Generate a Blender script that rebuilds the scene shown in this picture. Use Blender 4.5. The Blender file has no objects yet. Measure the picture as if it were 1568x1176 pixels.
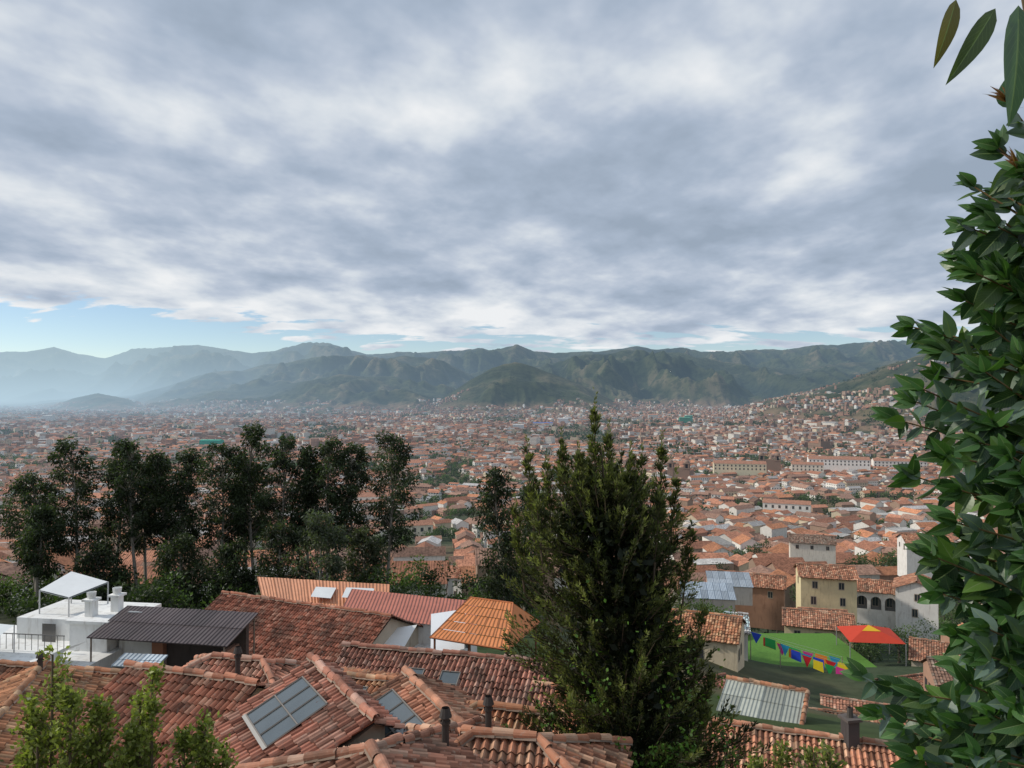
import bpy, math, numpy as np
from mathutils import Vector
rng = np.random.default_rng(7)
rad = math.radians
scene = bpy.context.scene
scene.view_settings.view_transform = 'Standard'
scene.view_settings.look = 'None'
scene.view_settings.exposure = 0

# ------------------------------------------------------------------ noise
def _hash(ix, iy, seed):
    n = (ix.astype(np.int64) * 374761393 + iy.astype(np.int64) * 668265263 + seed * 1442695041) & 0x7fffffff
    n = ((n ^ (n >> 13)) * 1274126177) & 0x7fffffff
    n = n ^ (n >> 16)
    return (n & 0xffff) / 65535.0
def vnoise(x, y, seed=0):
    x = np.asarray(x, float); y = np.asarray(y, float)
    ix = np.floor(x); iy = np.floor(y)
    fx = x - ix; fy = y - iy
    fx = fx * fx * (3 - 2 * fx); fy = fy * fy * (3 - 2 * fy)
    a = _hash(ix, iy, seed); b = _hash(ix + 1, iy, seed)
    c = _hash(ix, iy + 1, seed); d = _hash(ix + 1, iy + 1, seed)
    return (a * (1 - fx) + b * fx) * (1 - fy) + (c * (1 - fx) + d * fx) * fy
def fbm(x, y, seed=0, o=5):
    s = 0; a = .5; t = 0
    for i in range(o):
        s = s + a * vnoise(x * 2 ** i + 17.3 * i, y * 2 ** i - 9.1 * i, seed + i); t += a; a *= .5
    return s / t
def ridged(x, y, seed=0, o=5):
    s = 0; a = .5; t = 0
    for i in range(o):
        s = s + a * (1 - np.abs(2 * vnoise(x * 2 ** i + 17.3 * i, y * 2 ** i - 9.1 * i, seed + i) - 1)); t += a; a *= .5
    return s / t
def sst(a, b, x):
    t = np.clip((x - a) / (b - a), 0, 1); return t * t * (3 - 2 * t)

# ------------------------------------------------------------------ terrain heights (metres, eye level = 0)
PY = [-20000, -2000, -500, -100, -5, 2, 4.5, 10, 20, 32, 50, 93, 125, 186, 300, 500, 850, 1200, 30000]
PZ = [500, 420, 120, 25, -1.7, -1.7, -6.5, -11.5, -14.8, -17.8, -21, -27, -37, -50, -70, -92, -108, -112, -112]
FLOOR = -112.
RIDGES = [  # (distance, front width, back width, seed, gully strength, [(bearing tangent, elevation tangent)...])
 (14000, 5200, 4000, 11, 2.9, [(-1.6,.055),(-.8,.057),(-.70,.059),(-.665,.060),(-.628,.066),(-.593,.056),(-.557,.050),(-.52,.063),(-.47,.065),(-.43,.068),(-.39,.062),(-.356,.057),(-.34,.059),(-.325,.060),(-.30,.068),(-.28,.073),(-.253,.073),(-.225,.063),(-.2,.056),(-.16,.058),(-.12,.059),(-.07,.061),(-.044,.065),(-.03,.060),(.005,.068),(.03,.060),(.06,.058),(.1,.059),(.148,.064),(.17,.067),(.2,.062),(.238,.065),(.26,.060),(.282,.059),(.33,.063),(.37,.061),(.41,.068),(.46,.071),(.5,.073),(.55,.074),(.613,.076),(.7,.073),(1.6,.09)]),
 (9300, 3600, 2500, 23, 3.2, [(-1.6,.01),(-.75,-.01),(-.52,.0),(-.47,.013),(-.43,.027),(-.40,.033),(-.37,.033),(-.34,.042),(-.30,.045),(-.27,.051),(-.235,.053),(-.2,.054),(-.17,.051),(-.146,.055),(-.12,.052),(-.093,.046),(-.057,.028),(-.02,.0),(.02,-.03),(1.6,-.03)]),
 (9800, 3800, 2500, 31, 3.2, [(-1.6,-.03),(-.08,-.02),(-.03,.030),(.03,.040),(.07,.047),(.1,.055),(.13,.056),(.157,.062),(.19,.059),(.228,.059),(.25,.053),(.282,.048),(.335,.038),(.39,.036),(.46,.045),(.6,.05),(1.6,.06)]),
 (6600, 2000, 1500, 43, 2.9, [(-1.6,-.03),(-.57,-.03),(-.495,-.006),(-.405,.007),(-.36,.009),(-.316,.014),(-.27,.021),(-.236,.029),(-.2,.025),(-.164,.027),(-.12,.013),(-.075,-.006),(-.02,-.03),(1.6,-.03)]),
 (5600, 1500, 1200, 57, 1.5, [(-1.6,-.03),(-.13,-.03),(-.093,-.002),(-.057,.021),(-.03,.035),(-.01,.043),(.006,.046),(.02,.043),(.05,.032),(.086,.018),(.13,-.003),(.175,-.03),(1.6,-.03)]),
 (6000, 900, 900, 61, 1.5, [(-1.6,-.03),(-.664,-.03),(-.629,-.015),(-.6,-.004),(-.566,.003),(-.53,-.004),(-.495,-.015),(-.468,-.03),(1.6,-.03)]),
 (4300, 2300, 2500, 71, 2.5, [(-1.6,-.03),(.28,-.03),(.354,-.006),(.407,.004),(.46,.02),(.505,.038),(.55,.053),(.595,.067),(.64,.073),(.7,.080),(.9,.11),(1.6,.12)]),
]
def ground(x, y):
    x = np.asarray(x, float); y = np.asarray(y, float)
    z = np.interp(y, PY, PZ)
    z = z - 7.5 * sst(5, 38, x) * sst(35, 75, y) * (1 - sst(130, 240, y))
    z = z + (fbm(x / 60, y / 60, 5, 3) - .5) * 5 * sst(60, 300, y)
    far = y > 1200
    ys = np.where(far, y, 1201.)
    a = np.clip(x / ys, -1.6, 1.6)
    m = np.full(z.shape, FLOOR)
    for (D, wf, wb, sd, gs, pr) in RIDGES:
        ta = [p[0] for p in pr]; te = [p[1] for p in pr]
        H = np.interp(a, ta, te)
        Dd = D * (1 + .10 * (fbm(a * 7 + 3, a * 0, sd, 3) - .5))
        top = H * Dd - FLOOR
        top = np.maximum(top, 0)
        top = top * (1 + .06 * (fbm(a * 45, a * 0 + .3, sd + 9, 4) - .5))
        w = np.where(ys < Dd, wf, wb)
        t = np.clip(np.abs(ys - Dd) / w, 0, 1)
        rg = ridged(x / (D * .065), ys / (D * .13), sd, 5)
        sh = (1 - t) ** 1.3
        cut = (rg - .60) * 1.5 * t * (1 - t) * gs
        hh = top * np.clip(sh + cut * np.where(top > 60, 1, .3), 0, 1.0 - .25 * t)
        m = np.maximum(m, FLOOR + hh)
    z = np.where(far, np.maximum(z, m + 0) * sst(1200, 1500, ys) + z * (1 - sst(1200, 1500, ys)), z)
    return z
def gz(x, y): return float(ground(np.array([x]), np.array([y]))[0])

# ------------------------------------------------------------------ materials
def new_mat(name):
    m = bpy.data.materials.new(name); m.use_nodes = True
    nt = m.node_tree; nt.nodes.clear()
    try: m.cycles.emission_sampling = 'NONE'
    except Exception: pass
    return m, nt
def nd(nt, t, **kw):
    n = nt.nodes.new(t)
    for k, v in kw.items(): setattr(n, k, v)
    return n
def mth(nt, op, a, b=None, c=None, clamp=False):
    n = nd(nt, 'ShaderNodeMath', operation=op); n.use_clamp = clamp
    for i, v in enumerate((a, b, c)):
        if v is None: continue
        if hasattr(v, 'is_linked'): nt.links.new(v, n.inputs[i])
        else: n.inputs[i].default_value = v
    return n.outputs[0]
def ss_node(nt, x, a, b):
    n = nd(nt, 'ShaderNodeMapRange', interpolation_type='SMOOTHSTEP')
    nt.links.new(x, n.inputs[0]); n.inputs[1].default_value = a; n.inputs[2].default_value = b
    return n.outputs[0]
def mixc(nt, f, a, b, mode='MIX'):
    n = nd(nt, 'ShaderNodeMix', data_type='RGBA', blend_type=mode)
    for i, v in ((0, f), (6, a), (7, b)):
        if hasattr(v, 'is_linked'): nt.links.new(v, n.inputs[i])
        elif isinstance(v, (int, float)): n.inputs[i].default_value = v
        else: n.inputs[i].default_value = (*v, 1)
    return n.outputs[2]
def finish(nt, shader, haze=True):
    """haze painted into the material as emission: grows with distance into the valley, thicker in the misty left end"""
    L = nt.links
    out = nd(nt, 'ShaderNodeOutputMaterial')
    if not haze:
        L.new(shader, out.inputs[0]); return
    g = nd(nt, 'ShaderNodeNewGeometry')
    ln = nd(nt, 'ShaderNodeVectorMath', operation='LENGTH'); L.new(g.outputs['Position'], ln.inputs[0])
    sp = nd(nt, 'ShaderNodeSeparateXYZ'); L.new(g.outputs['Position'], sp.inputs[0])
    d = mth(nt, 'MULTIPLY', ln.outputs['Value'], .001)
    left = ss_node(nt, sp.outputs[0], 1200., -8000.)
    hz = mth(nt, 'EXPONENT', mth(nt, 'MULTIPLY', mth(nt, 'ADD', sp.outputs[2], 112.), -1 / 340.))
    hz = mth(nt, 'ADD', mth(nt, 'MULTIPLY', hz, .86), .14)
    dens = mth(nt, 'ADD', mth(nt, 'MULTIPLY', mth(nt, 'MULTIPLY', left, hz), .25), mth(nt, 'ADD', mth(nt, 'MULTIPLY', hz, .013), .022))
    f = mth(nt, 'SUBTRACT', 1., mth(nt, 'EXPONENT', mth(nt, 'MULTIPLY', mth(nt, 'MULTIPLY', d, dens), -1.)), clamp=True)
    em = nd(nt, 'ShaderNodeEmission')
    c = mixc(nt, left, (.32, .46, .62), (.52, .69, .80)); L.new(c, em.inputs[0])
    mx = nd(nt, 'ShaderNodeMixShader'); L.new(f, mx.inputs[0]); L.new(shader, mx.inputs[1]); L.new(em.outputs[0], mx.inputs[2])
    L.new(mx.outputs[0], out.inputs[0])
def noise(nt, vec, scale, detail=4, rough=.55):
    n = nd(nt, 'ShaderNodeTexNoise'); n.inputs['Scale'].default_value = scale
    n.inputs['Detail'].default_value = detail; n.inputs['Roughness'].default_value = rough
    if vec is not None: nt.links.new(vec, n.inputs['Vector'])
    return n.outputs[0]
def base_nodes(name, rough=.85, var=.35, nscale=1.2, spec=.2, detail=3):
    m, nt = new_mat(name); L = nt.links
    at = nd(nt, 'ShaderNodeAttribute', attribute_name='Col')
    g = nd(nt, 'ShaderNodeNewGeometry')
    n1 = noise(nt, g.outputs['Position'], nscale, detail, .65)
    k = mth(nt, 'ADD', mth(nt, 'MULTIPLY', n1, var * 2), 1 - var)
    cc = nd(nt, 'ShaderNodeCombineColor'); 
    for i in range(3): L.new(k, cc.inputs[i])
    c = mixc(nt, 1., at.outputs['Color'], cc.outputs[0], 'MULTIPLY')
    b = nd(nt, 'ShaderNodeBsdfPrincipled'); b.inputs['Roughness'].default_value = rough
    b.inputs['Specular IOR Level'].default_value = spec
    L.new(c, b.inputs['Base Color'])
    return m, nt, b, c, g
def M_simple(name, **kw):
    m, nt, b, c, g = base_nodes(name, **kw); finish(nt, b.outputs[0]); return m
def M_plaster():
    m, nt, b, c, g = base_nodes('plaster_wall', var=.2, nscale=.9, detail=5); L = nt.links
    mp = nd(nt, 'ShaderNodeMapping'); mp.inputs['Scale'].default_value = (1.6, 1.6, .25); L.new(g.outputs['Position'], mp.inputs[0])
    n2 = noise(nt, mp.outputs[0], 1.4, 4, .7)
    c2 = mixc(nt, mth(nt, 'MULTIPLY', ss_node(nt, n2, .5, .72), .5), c, mixc(nt, 1., c, (.45, .40, .34), 'MULTIPLY')); L.new(c2, b.inputs['Base Color'])
    finish(nt, b.outputs[0]); return m
def M_tile():
    m, nt, b, c, g = base_nodes('terracotta_tile', rough=.85, var=.30, nscale=3.5)
    L = nt.links
    n2 = noise(nt, g.outputs['Position'], .55, 4, .7)
    f = ss_node(nt, n2, .46, .68)
    c2 = mixc(nt, mth(nt, 'MULTIPLY', f, .58), c, (.11, .080, .062)); 
    n3 = noise(nt, g.outputs['Position'], 9., 3, .6)
    c3 = mixc(nt, mth(nt, 'MULTIPLY', ss_node(nt, n3, .55, .75), .42), c2, (.46, .40, .33))
    L.new(c3, b.inputs['Base Color'])
    finish(nt, b.outputs[0], False); return m
def M_roof_far():
    m, nt, b, c, g = base_nodes('weathered_tile_roof', rough=.9, var=.48, nscale=.45)
    L = nt.links
    uv = nd(nt, 'ShaderNodeUVMap', uv_map='UVMap'); sp = nd(nt, 'ShaderNodeSeparateXYZ'); L.new(uv.outputs[0], sp.inputs[0])
    u = mth(nt, 'MULTIPLY', sp.outputs[0], 2 * math.pi / .42)
    h = mth(nt, 'ADD', mth(nt, 'MULTIPLY', mth(nt, 'COSINE', u), .5), .5)
    wn = nd(nt, 'ShaderNodeTexWhiteNoise', noise_dimensions='2D')
    cx = nd(nt, 'ShaderNodeCombineXYZ')
    L.new(mth(nt, 'FLOOR', mth(nt, 'MULTIPLY', sp.outputs[0], 1 / .42)), cx.inputs[0]); L.new(mth(nt, 'FLOOR', mth(nt, 'MULTIPLY', sp.outputs[1], 1 / .42)), cx.inputs[1])
    L.new(cx.outputs[0], wn.inputs['Vector'])
    k = mth(nt, 'ADD', mth(nt, 'MULTIPLY', wn.outputs[0], .6), .72)
    k = mth(nt, 'MULTIPLY', k, mth(nt, 'ADD', mth(nt, 'MULTIPLY', h, .5), .66))
    cc = nd(nt, 'ShaderNodeCombineColor')
    for i in range(3): L.new(k, cc.inputs[i])
    c2 = mixc(nt, 1., c, cc.outputs[0], 'MULTIPLY'); L.new(c2, b.inputs['Base Color'])
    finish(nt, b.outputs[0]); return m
def M_wallwin():
    m, nt, b, c, g = base_nodes('city_wall', rough=.9, var=.3, nscale=.3)
    L = nt.links
    uv = nd(nt, 'ShaderNodeUVMap', uv_map='UVMap'); sp = nd(nt, 'ShaderNodeSeparateXYZ'); L.new(uv.outputs[0], sp.inputs[0])
    fu = mth(nt, 'FRACT', mth(nt, 'MULTIPLY', sp.outputs[0], 1 / 2.9)); fv = mth(nt, 'FRACT', mth(nt, 'MULTIPLY', sp.outputs[1], 1 / 2.8))
    def band(x, a, bb): return mth(nt, 'MULTIPLY', mth(nt, 'GREATER_THAN', x, a), mth(nt, 'LESS_THAN', x, bb))
    f = mth(nt, 'MULTIPLY', band(fu, .3, .68), band(fv, .35, .78))
    c2 = mixc(nt, f, c, (.04, .045, .05)); L.new(c2, b.inputs['Base Color'])
    finish(nt, b.outputs[0]); return m
def M_corr():
    m, nt, b, c, g = base_nodes('corrugated_sheet', rough=.45, var=.35, nscale=1.5, spec=.4, detail=5)
    L = nt.links
    uv = nd(nt, 'ShaderNodeUVMap', uv_map='UVMap'); sp = nd(nt, 'ShaderNodeSeparateXYZ'); L.new(uv.outputs[0], sp.inputs[0])
    h = mth(nt, 'COSINE', mth(nt, 'MULTIPLY', sp.outputs[0], 2 * math.pi / .25))
    bp = nd(nt, 'ShaderNodeBump'); bp.inputs['Strength'].default_value = .8; bp.inputs['Distance'].default_value = .04
    L.new(h, bp.inputs['Height']); L.new(bp.outputs[0], b.inputs['Normal'])
    finish(nt, b.outputs[0], False); return m
def M_glass():
    m, nt, b, c, g = base_nodes('window_glass', rough=.08, var=.15, nscale=2, spec=.8)
    finish(nt, b.outputs[0]); return m
def M_leaf(name, trans=.35, rough=.5, spec=.3, rib=False, haze=False):
    m, nt, b, c, g = base_nodes(name, rough=rough, var=.2, nscale=3 if not rib else 30, spec=spec, detail=0)
    L = nt.links
    if rib:
        uv = nd(nt, 'ShaderNodeUVMap', uv_map='UVMap'); sp = nd(nt, 'ShaderNodeSeparateXYZ'); L.new(uv.outputs[0], sp.inputs[0])
        d = mth(nt, 'ABSOLUTE', mth(nt, 'SUBTRACT', sp.outputs[0], .5))
        f = mth(nt, 'LESS_THAN', d, .03)
        vn = mth(nt, 'FRACT', mth(nt, 'MULTIPLY', mth(nt, 'SUBTRACT', sp.outputs[1], mth(nt, 'MULTIPLY', d, .5)), 11.))
        f2 = mth(nt, 'MULTIPLY', mth(nt, 'LESS_THAN', vn, .12), .25)
        c = mixc(nt, mth(nt, 'MAXIMUM', mth(nt, 'MULTIPLY', f, .7), f2), c, (.22, .30, .13))
        c = mixc(nt, mth(nt, 'MULTIPLY', g.outputs['Backfacing'], .45), c, (.14, .20, .15))
        L.new(c, b.inputs['Base Color'])
    t = nd(nt, 'ShaderNodeBsdfTranslucent'); tc = mixc(nt, 1., c, (1.5, 1.8, .7), 'MULTIPLY'); L.new(tc, t.inputs[0])
    mx = nd(nt, 'ShaderNodeMixShader'); mx.inputs[0].default_value = trans
    L.new(b.outputs[0], mx.inputs[1]); L.new(t.outputs[0], mx.inputs[2])
    finish(nt, mx.outputs[0], haze); return m
def M_ground():
    m, nt, b, c, g = base_nodes('valley_ground', rough=.95, var=.3, nscale=.004)
    L = nt.links
    n2 = noise(nt, g.outputs['Position'], .012, 7, .75)
    c2 = mixc(nt, ss_node(nt, n2, .45, .60), c, mixc(nt, 1., c, (.42, .54, .45), 'MULTIPLY'))
    n3 = noise(nt, g.outputs['Position'], .6, 4, .7)
    c3 = mixc(nt, ss_node(nt, n3, .4, .65), c2, mixc(nt, 1., c2, (.72, .75, .70), 'MULTIPLY'))
    L.new(c3, b.inputs['Base Color'])
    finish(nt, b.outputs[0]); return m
MATS = [M_plaster(), M_tile(), M_roof_far(), M_glass(), M_corr(),
        M_simple('painted_metal', rough=.5, var=.1), M_leaf('foliage'), M_simple('bark', var=.4, nscale=6),
        M_wallwin(), M_leaf('broad_leaf', trans=.22, rough=.38, spec=.5, rib=True), M_simple('fabric', var=.1, rough=.8),
        M_simple('lawn_grass', var=.4, nscale=3), M_leaf('distant_foliage', haze=True)]
WALL, TILE, ROOF, GLASS, CORR, PAINT, LEAF, BARK, WWIN, BLEAF, CLOTH, GRASS, FLEAF = range(13)

# ------------------------------------------------------------------ polygon soup builder
class Soup:
    def __init__(s): s.q = []; s.t = []
    def quads(s, P, uv=None, col=(1, 1, 1), mat=0):
        P = np.asarray(P, float).reshape(-1, 4, 3); N = len(P)
        if N == 0: return
        if uv is None: uv = np.tile(np.array([[0, 0], [1, 0], [1, 1], [0, 1]], float), (N, 1, 1))
        col = np.broadcast_to(np.asarray(col, float), (N, 3))
        mat = np.broadcast_to(np.asarray(mat), (N,))
        s.q.append((P, np.asarray(uv, float).reshape(N, 4, 2), col, mat))
    def tris(s, P, col=(1, 1, 1), mat=0):
        P = np.asarray(P, float).reshape(-1, 3, 3); N = len(P)
        if N == 0: return
        s.t.append((P, np.zeros((N, 3, 2)), np.broadcast_to(np.asarray(col, float), (N, 3)), np.broadcast_to(np.asarray(mat), (N,))))
    def quad(s, a, b, c, d, col=(1, 1, 1), mat=0, uvm=False):
        P = np.array([a, b, c, d], float)
        uv = None
        if uvm:
            w = np.linalg.norm(P[1] - P[0]); h = np.linalg.norm(P[3] - P[0])
            uv = [[[0, 0], [w, 0], [w, h], [0, h]]]
        s.quads(P[None], uv, col, mat)
    def box(s, c, size, ang=0, col=(1, 1, 1), mat=0):
        """c = centre of the base"""
        x, y, z = c; l, w, h = size; ca, sa = math.cos(ang), math.sin(ang)
        v = []
        for dz in (0, h):
            for (i, j) in ((-1, -1), (1, -1), (1, 1), (-1, 1)):
                X = i * l / 2; Y = j * w / 2
                v.append((x + X * ca - Y * sa, y + X * sa + Y * ca, z + dz))
        v = np.array(v)
        for f in ((0, 1, 5, 4), (1, 2, 6, 5), (2, 3, 7, 6), (3, 0, 4, 7), (4, 5, 6, 7), (3, 2, 1, 0)):
            s.quad(*v[list(f)], col=col, mat=mat, uvm=True)
    def tube(s, a, b, r0, r1, col, mat=BARK, n=6):
        a = np.array(a, float); b = np.array(b, float); d = b - a; d /= (np.linalg.norm(d) + 1e-9)
        u = np.cross(d, [0.3, .2, 1] if abs(d[2]) < .9 else [1, 0, 0]); u /= np.linalg.norm(u); v = np.cross(d, u)
        t = np.arange(n + 1) * 2 * math.pi / n
        ring = np.cos(t)[:, None] * u + np.sin(t)[:, None] * v
        A = a + ring * r0; B = b + ring * r1
        s.quads(np.stack([A[:-1], A[1:], B[1:], B[:-1]], 1), None, col, mat)
    def build(s, name):
        me = bpy.data.meshes.new(name)
        qs = [g for g in s.q]; ts = [g for g in s.t]
        V = [g[0].reshape(-1, 3) for g in qs + ts]; V = np.concatenate(V)
        UV = np.concatenate([g[1].reshape(-1, 2) for g in qs + ts])
        nq = sum(len(g[0]) for g in qs); ntt = sum(len(g[0]) for g in ts)
        tot = np.concatenate([np.full(nq, 4), np.full(ntt, 3)]).astype(np.int32)
        st = np.concatenate([[0], np.cumsum(tot)[:-1]]).astype(np.int32)
        C = np.concatenate([g[2] for g in qs + ts]); MI = np.concatenate([g[3] for g in qs + ts]).astype(np.int32)
        me.vertices.add(len(V)); me.vertices.foreach_set('co', V.astype(np.float32).ravel())
        me.loops.add(len(V)); me.loops.foreach_set('vertex_index', np.arange(len(V), dtype=np.int32))
        me.polygons.add(len(tot)); me.polygons.foreach_set('loop_start', st)
        used = np.unique(MI); remap = np.zeros(len(MATS), np.int32)
        for i, u in enumerate(used): me.materials.append(MATS[u]); remap[u] = i
        me.polygons.foreach_set('material_index', remap[MI])
        me.update(calc_edges=True)
        uvl = me.uv_layers.new(name='UVMap'); uvl.data.foreach_set('uv', UV.astype(np.float32).ravel())
        ca = me.color_attributes.new('Col', 'FLOAT_COLOR', 'CORNER')
        cc = np.repeat(np.concatenate([C, np.ones((len(C), 1))], 1), tot, axis=0)
        ca.data.foreach_set('color', cc.astype(np.float32).ravel())
        ob = bpy.data.objects.new(name, me); scene.collection.objects.link(ob)
        return ob

# ------------------------------------------------------------------ terrain mesh
def build_terrain():
    fa = np.linspace(-46, 46, 1000)
    az = np.radians(np.concatenate([np.linspace(-180, -48, 45), fa, np.linspace(48, 180, 45)]))
    r = np.concatenate([[0.5], np.geomspace(2, 1200, 140), np.geomspace(1230, 26000, 520)])
    A, R = np.meshgrid(az, r)
    X = R * np.sin(A); Y = R * np.cos(A)
    Z = ground(X, Y)
    d = np.hypot(X, Y)
    n1 = fbm(X / 900, Y / 900, 91, 5); n2 = fbm(X / 120, Y / 120, 92, 5); n3 = fbm(X / 12, Y / 12, 93, 4)
    n4 = fbm(X / 350, Y / 350, 95, 5)
    mtn = sst(FLOOR + 15, FLOOR + 90, Z) * (Y > 1300)
    # vegetated gullies, bare spurs; relief shading is painted in with these tones
    K = 9; cv = Z * 0
    cv[:, K:-K] = (Z[:, K:-K] - .5 * (Z[:, 2 * K:] + Z[:, :-2 * K])) / (R[:, K:-K] * .004)
    spur = sst(-.8, .9, cv)
    city = np.stack([.20 + .07 * n2, .13 + .05 * n2, .085 + .03 * n2], -1)
    green = np.array([.020, .034, .016]); olive = np.array([.078, .088, .036]); bare = np.array([.155, .125, .075])
    mixg = np.clip(.40 * sst(.35, .65, n1) + .25 * sst(.4, .6, n4) + .45 * spur, 0, 1)[..., None]
    g = green * (1 - mixg) + olive * mixg
    bb = (sst(.50, .66, n4) * spur * .8)[..., None]; g = g * (1 - bb) + bare * bb
    near = (1 - sst(100, 400, d))[..., None]
    ng = np.array([.05, .075, .022]) * (1 - sst(.4, .6, n3))[..., None] + np.array([.12, .095, .05]) * sst(.4, .6, n3)[..., None]
    col = city * (1 - near) + ng * near
    gp = (sst(.52, .64, n2) * .85)[..., None]; col = col * (1 - gp) + green * 2.2 * gp
    col = col * (1 - mtn[..., None]) + g * mtn[..., None]
    ny, nx = X.shape
    V = np.stack([X, Y, Z], -1).reshape(-1, 3)
    i = np.arange(nx * ny).reshape(ny, nx)
    F = np.stack([i[:-1, :-1], i[:-1, 1:], i[1:, 1:], i[1:, :-1]], -1).reshape(-1, 4)[:, ::-1]
    me = bpy.data.meshes.new('ground_terrain')
    me.vertices.add(len(V)); me.vertices.foreach_set('co', V.astype(np.float32).ravel())
    me.loops.add(F.size); me.loops.foreach_set('vertex_index', F.astype(np.int32).ravel())
    me.polygons.add(len(F)); me.polygons.foreach_set('loop_start', np.arange(len(F), dtype=np.int32) * 4)
    me.polygons.foreach_set('use_smooth', np.ones(len(F), bool))
    me.update(calc_edges=True)
    ca = me.color_attributes.new('Col', 'FLOAT_COLOR', 'POINT')
    ca.data.foreach_set('color', np.concatenate([col.reshape(-1, 3), np.ones((len(V), 1))], 1).astype(np.float32).ravel())
    me.materials.append(M_ground())
    ob = bpy.data.objects.new('terrain_ground', me); scene.collection.objects.link(ob)
build_terrain()

# ------------------------------------------------------------------ mass houses
def add_houses(S, cx, cy, z, ang, l, w, h, pitch, cw, cr, wmat, depth, rmat=ROOF, win=False, roofs=True):
    N = len(cx)
    if N == 0: return
    ca, sa = np.cos(ang), np.sin(ang)
    def P(X, Y, Z): return np.stack([cx + X * ca - Y * sa, cy + X * sa + Y * ca, Z + 0 * cx], -1)
    L2, W2 = l / 2, w / 2
    b = z - depth; t = z + h; rz = t + W2 * np.tan(pitch)
    c = [(-L2, -W2), (L2, -W2), (L2, W2), (-L2, W2)]
    for k in range(4):
        a0, a1 = c[k], c[(k + 1) % 4]
        ln = l if k % 2 == 0 else w
        q = np.stack([P(a0[0], a0[1], b), P(a1[0], a1[1], b), P(a1[0], a1[1], t), P(a0[0], a0[1], t)], 1)
        off = rng.random(N) * 3
        uv = np.stack([np.stack([off, -depth], -1), np.stack([off + ln, -depth], -1), np.stack([off + ln, h], -1), np.stack([off, h], -1)], 1)
        S.quads(q, uv, cw, wmat)
        if win:
            nx_, ny_ = [(0, -1), (1, 0), (0, 1), (-1, 0)][k]
            for fpos in (.22, .5, .78):
                for zz in (.6, 3.3):
                    ok = (rng.random(N) < .7) & (h > zz + 1.4)
                    X = a0[0] + (a1[0] - a0[0]) * fpos; Y = a0[1] + (a1[1] - a0[1]) * fpos
                    ux = (a1[0] - a0[0]) / ln * .5; uy = (a1[1] - a0[1]) / ln * .5
                    q = np.stack([P(X - ux + nx_ * .04, Y - uy + ny_ * .04, z + zz), P(X + ux + nx_ * .04, Y + uy + ny_ * .04, z + zz),
                                  P(X + ux + nx_ * .04, Y + uy + ny_ * .04, z + zz + 1.25), P(X - ux + nx_ * .04, Y - uy + ny_ * .04, z + zz + 1.25)], 1)
                    S.quads(q[ok], None, (.05, .05, .055), PAINT)
    gb = pitch > .05
    for sx in (-1, 1):
        q = np.stack([P(sx * L2, -W2, t), P(sx * L2, W2, t), P(sx * L2, 0 * W2, rz)], 1)
        S.tris(q[gb], cw[gb], WALL)
    if not roofs: return
    ov = np.where(gb, .45, 0.0); Lr = L2 + ov * .7
    ez = t - ov * np.tan(pitch) + .12; rr = rz + .12
    for sy in (-1, 1):
        q = np.stack([P(-Lr, sy * (W2 + ov), ez), P(Lr, sy * (W2 + ov), ez), P(Lr, 0 * W2, rr), P(-Lr, 0 * W2, rr)], 1)
        if sy > 0: q = q[:, [1, 0, 3, 2]]
        sl = (W2 + ov) / np.cos(pitch); o = rng.random(N) * 50
        uv = np.stack([np.stack([o, o], -1), np.stack([o + l, o], -1), np.stack([o + l, o + sl], -1), np.stack([o, o + sl], -1)], 1)
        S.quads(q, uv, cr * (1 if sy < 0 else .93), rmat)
def pick_cols(N, far=False):
    u = rng.random(N)[:, None]; k = (.62 + .6 * rng.random(N))[:, None]
    r1 = np.array([.45, .205, .125]); r2 = np.array([.33, .195, .14]); r3 = np.array([.55, .24, .125]); r4 = np.array([.46, .44, .42]); 
    cr = np.where(u < .44, r1, np.where(u < .82, r2, np.where(u < .93, r3, r4))) * k
    if far: cr = np.where(u < .38, r1, np.where(u < .72, r2, np.where(u < .84, r3, r4))) * k
    v = rng.random(N)[:, None]; k2 = (.8 + .35 * rng.random(N))[:, None]
    w1 = np.array([.76, .73, .67]); w2 = np.array([.66, .56, .40]); w3 = np.array([.36, .25, .18]); w4 = np.array([.45, .27, .19])
    cw = np.where(v < .40, w1, np.where(v < .58, w2, np.where(v < .86, w3, w4))) * k2
    if far: cw = np.where(v < .12, w1, np.where(v < .26, w2, np.where(v < .5, w3, w4))) * k2
    return cw, cr
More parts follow.
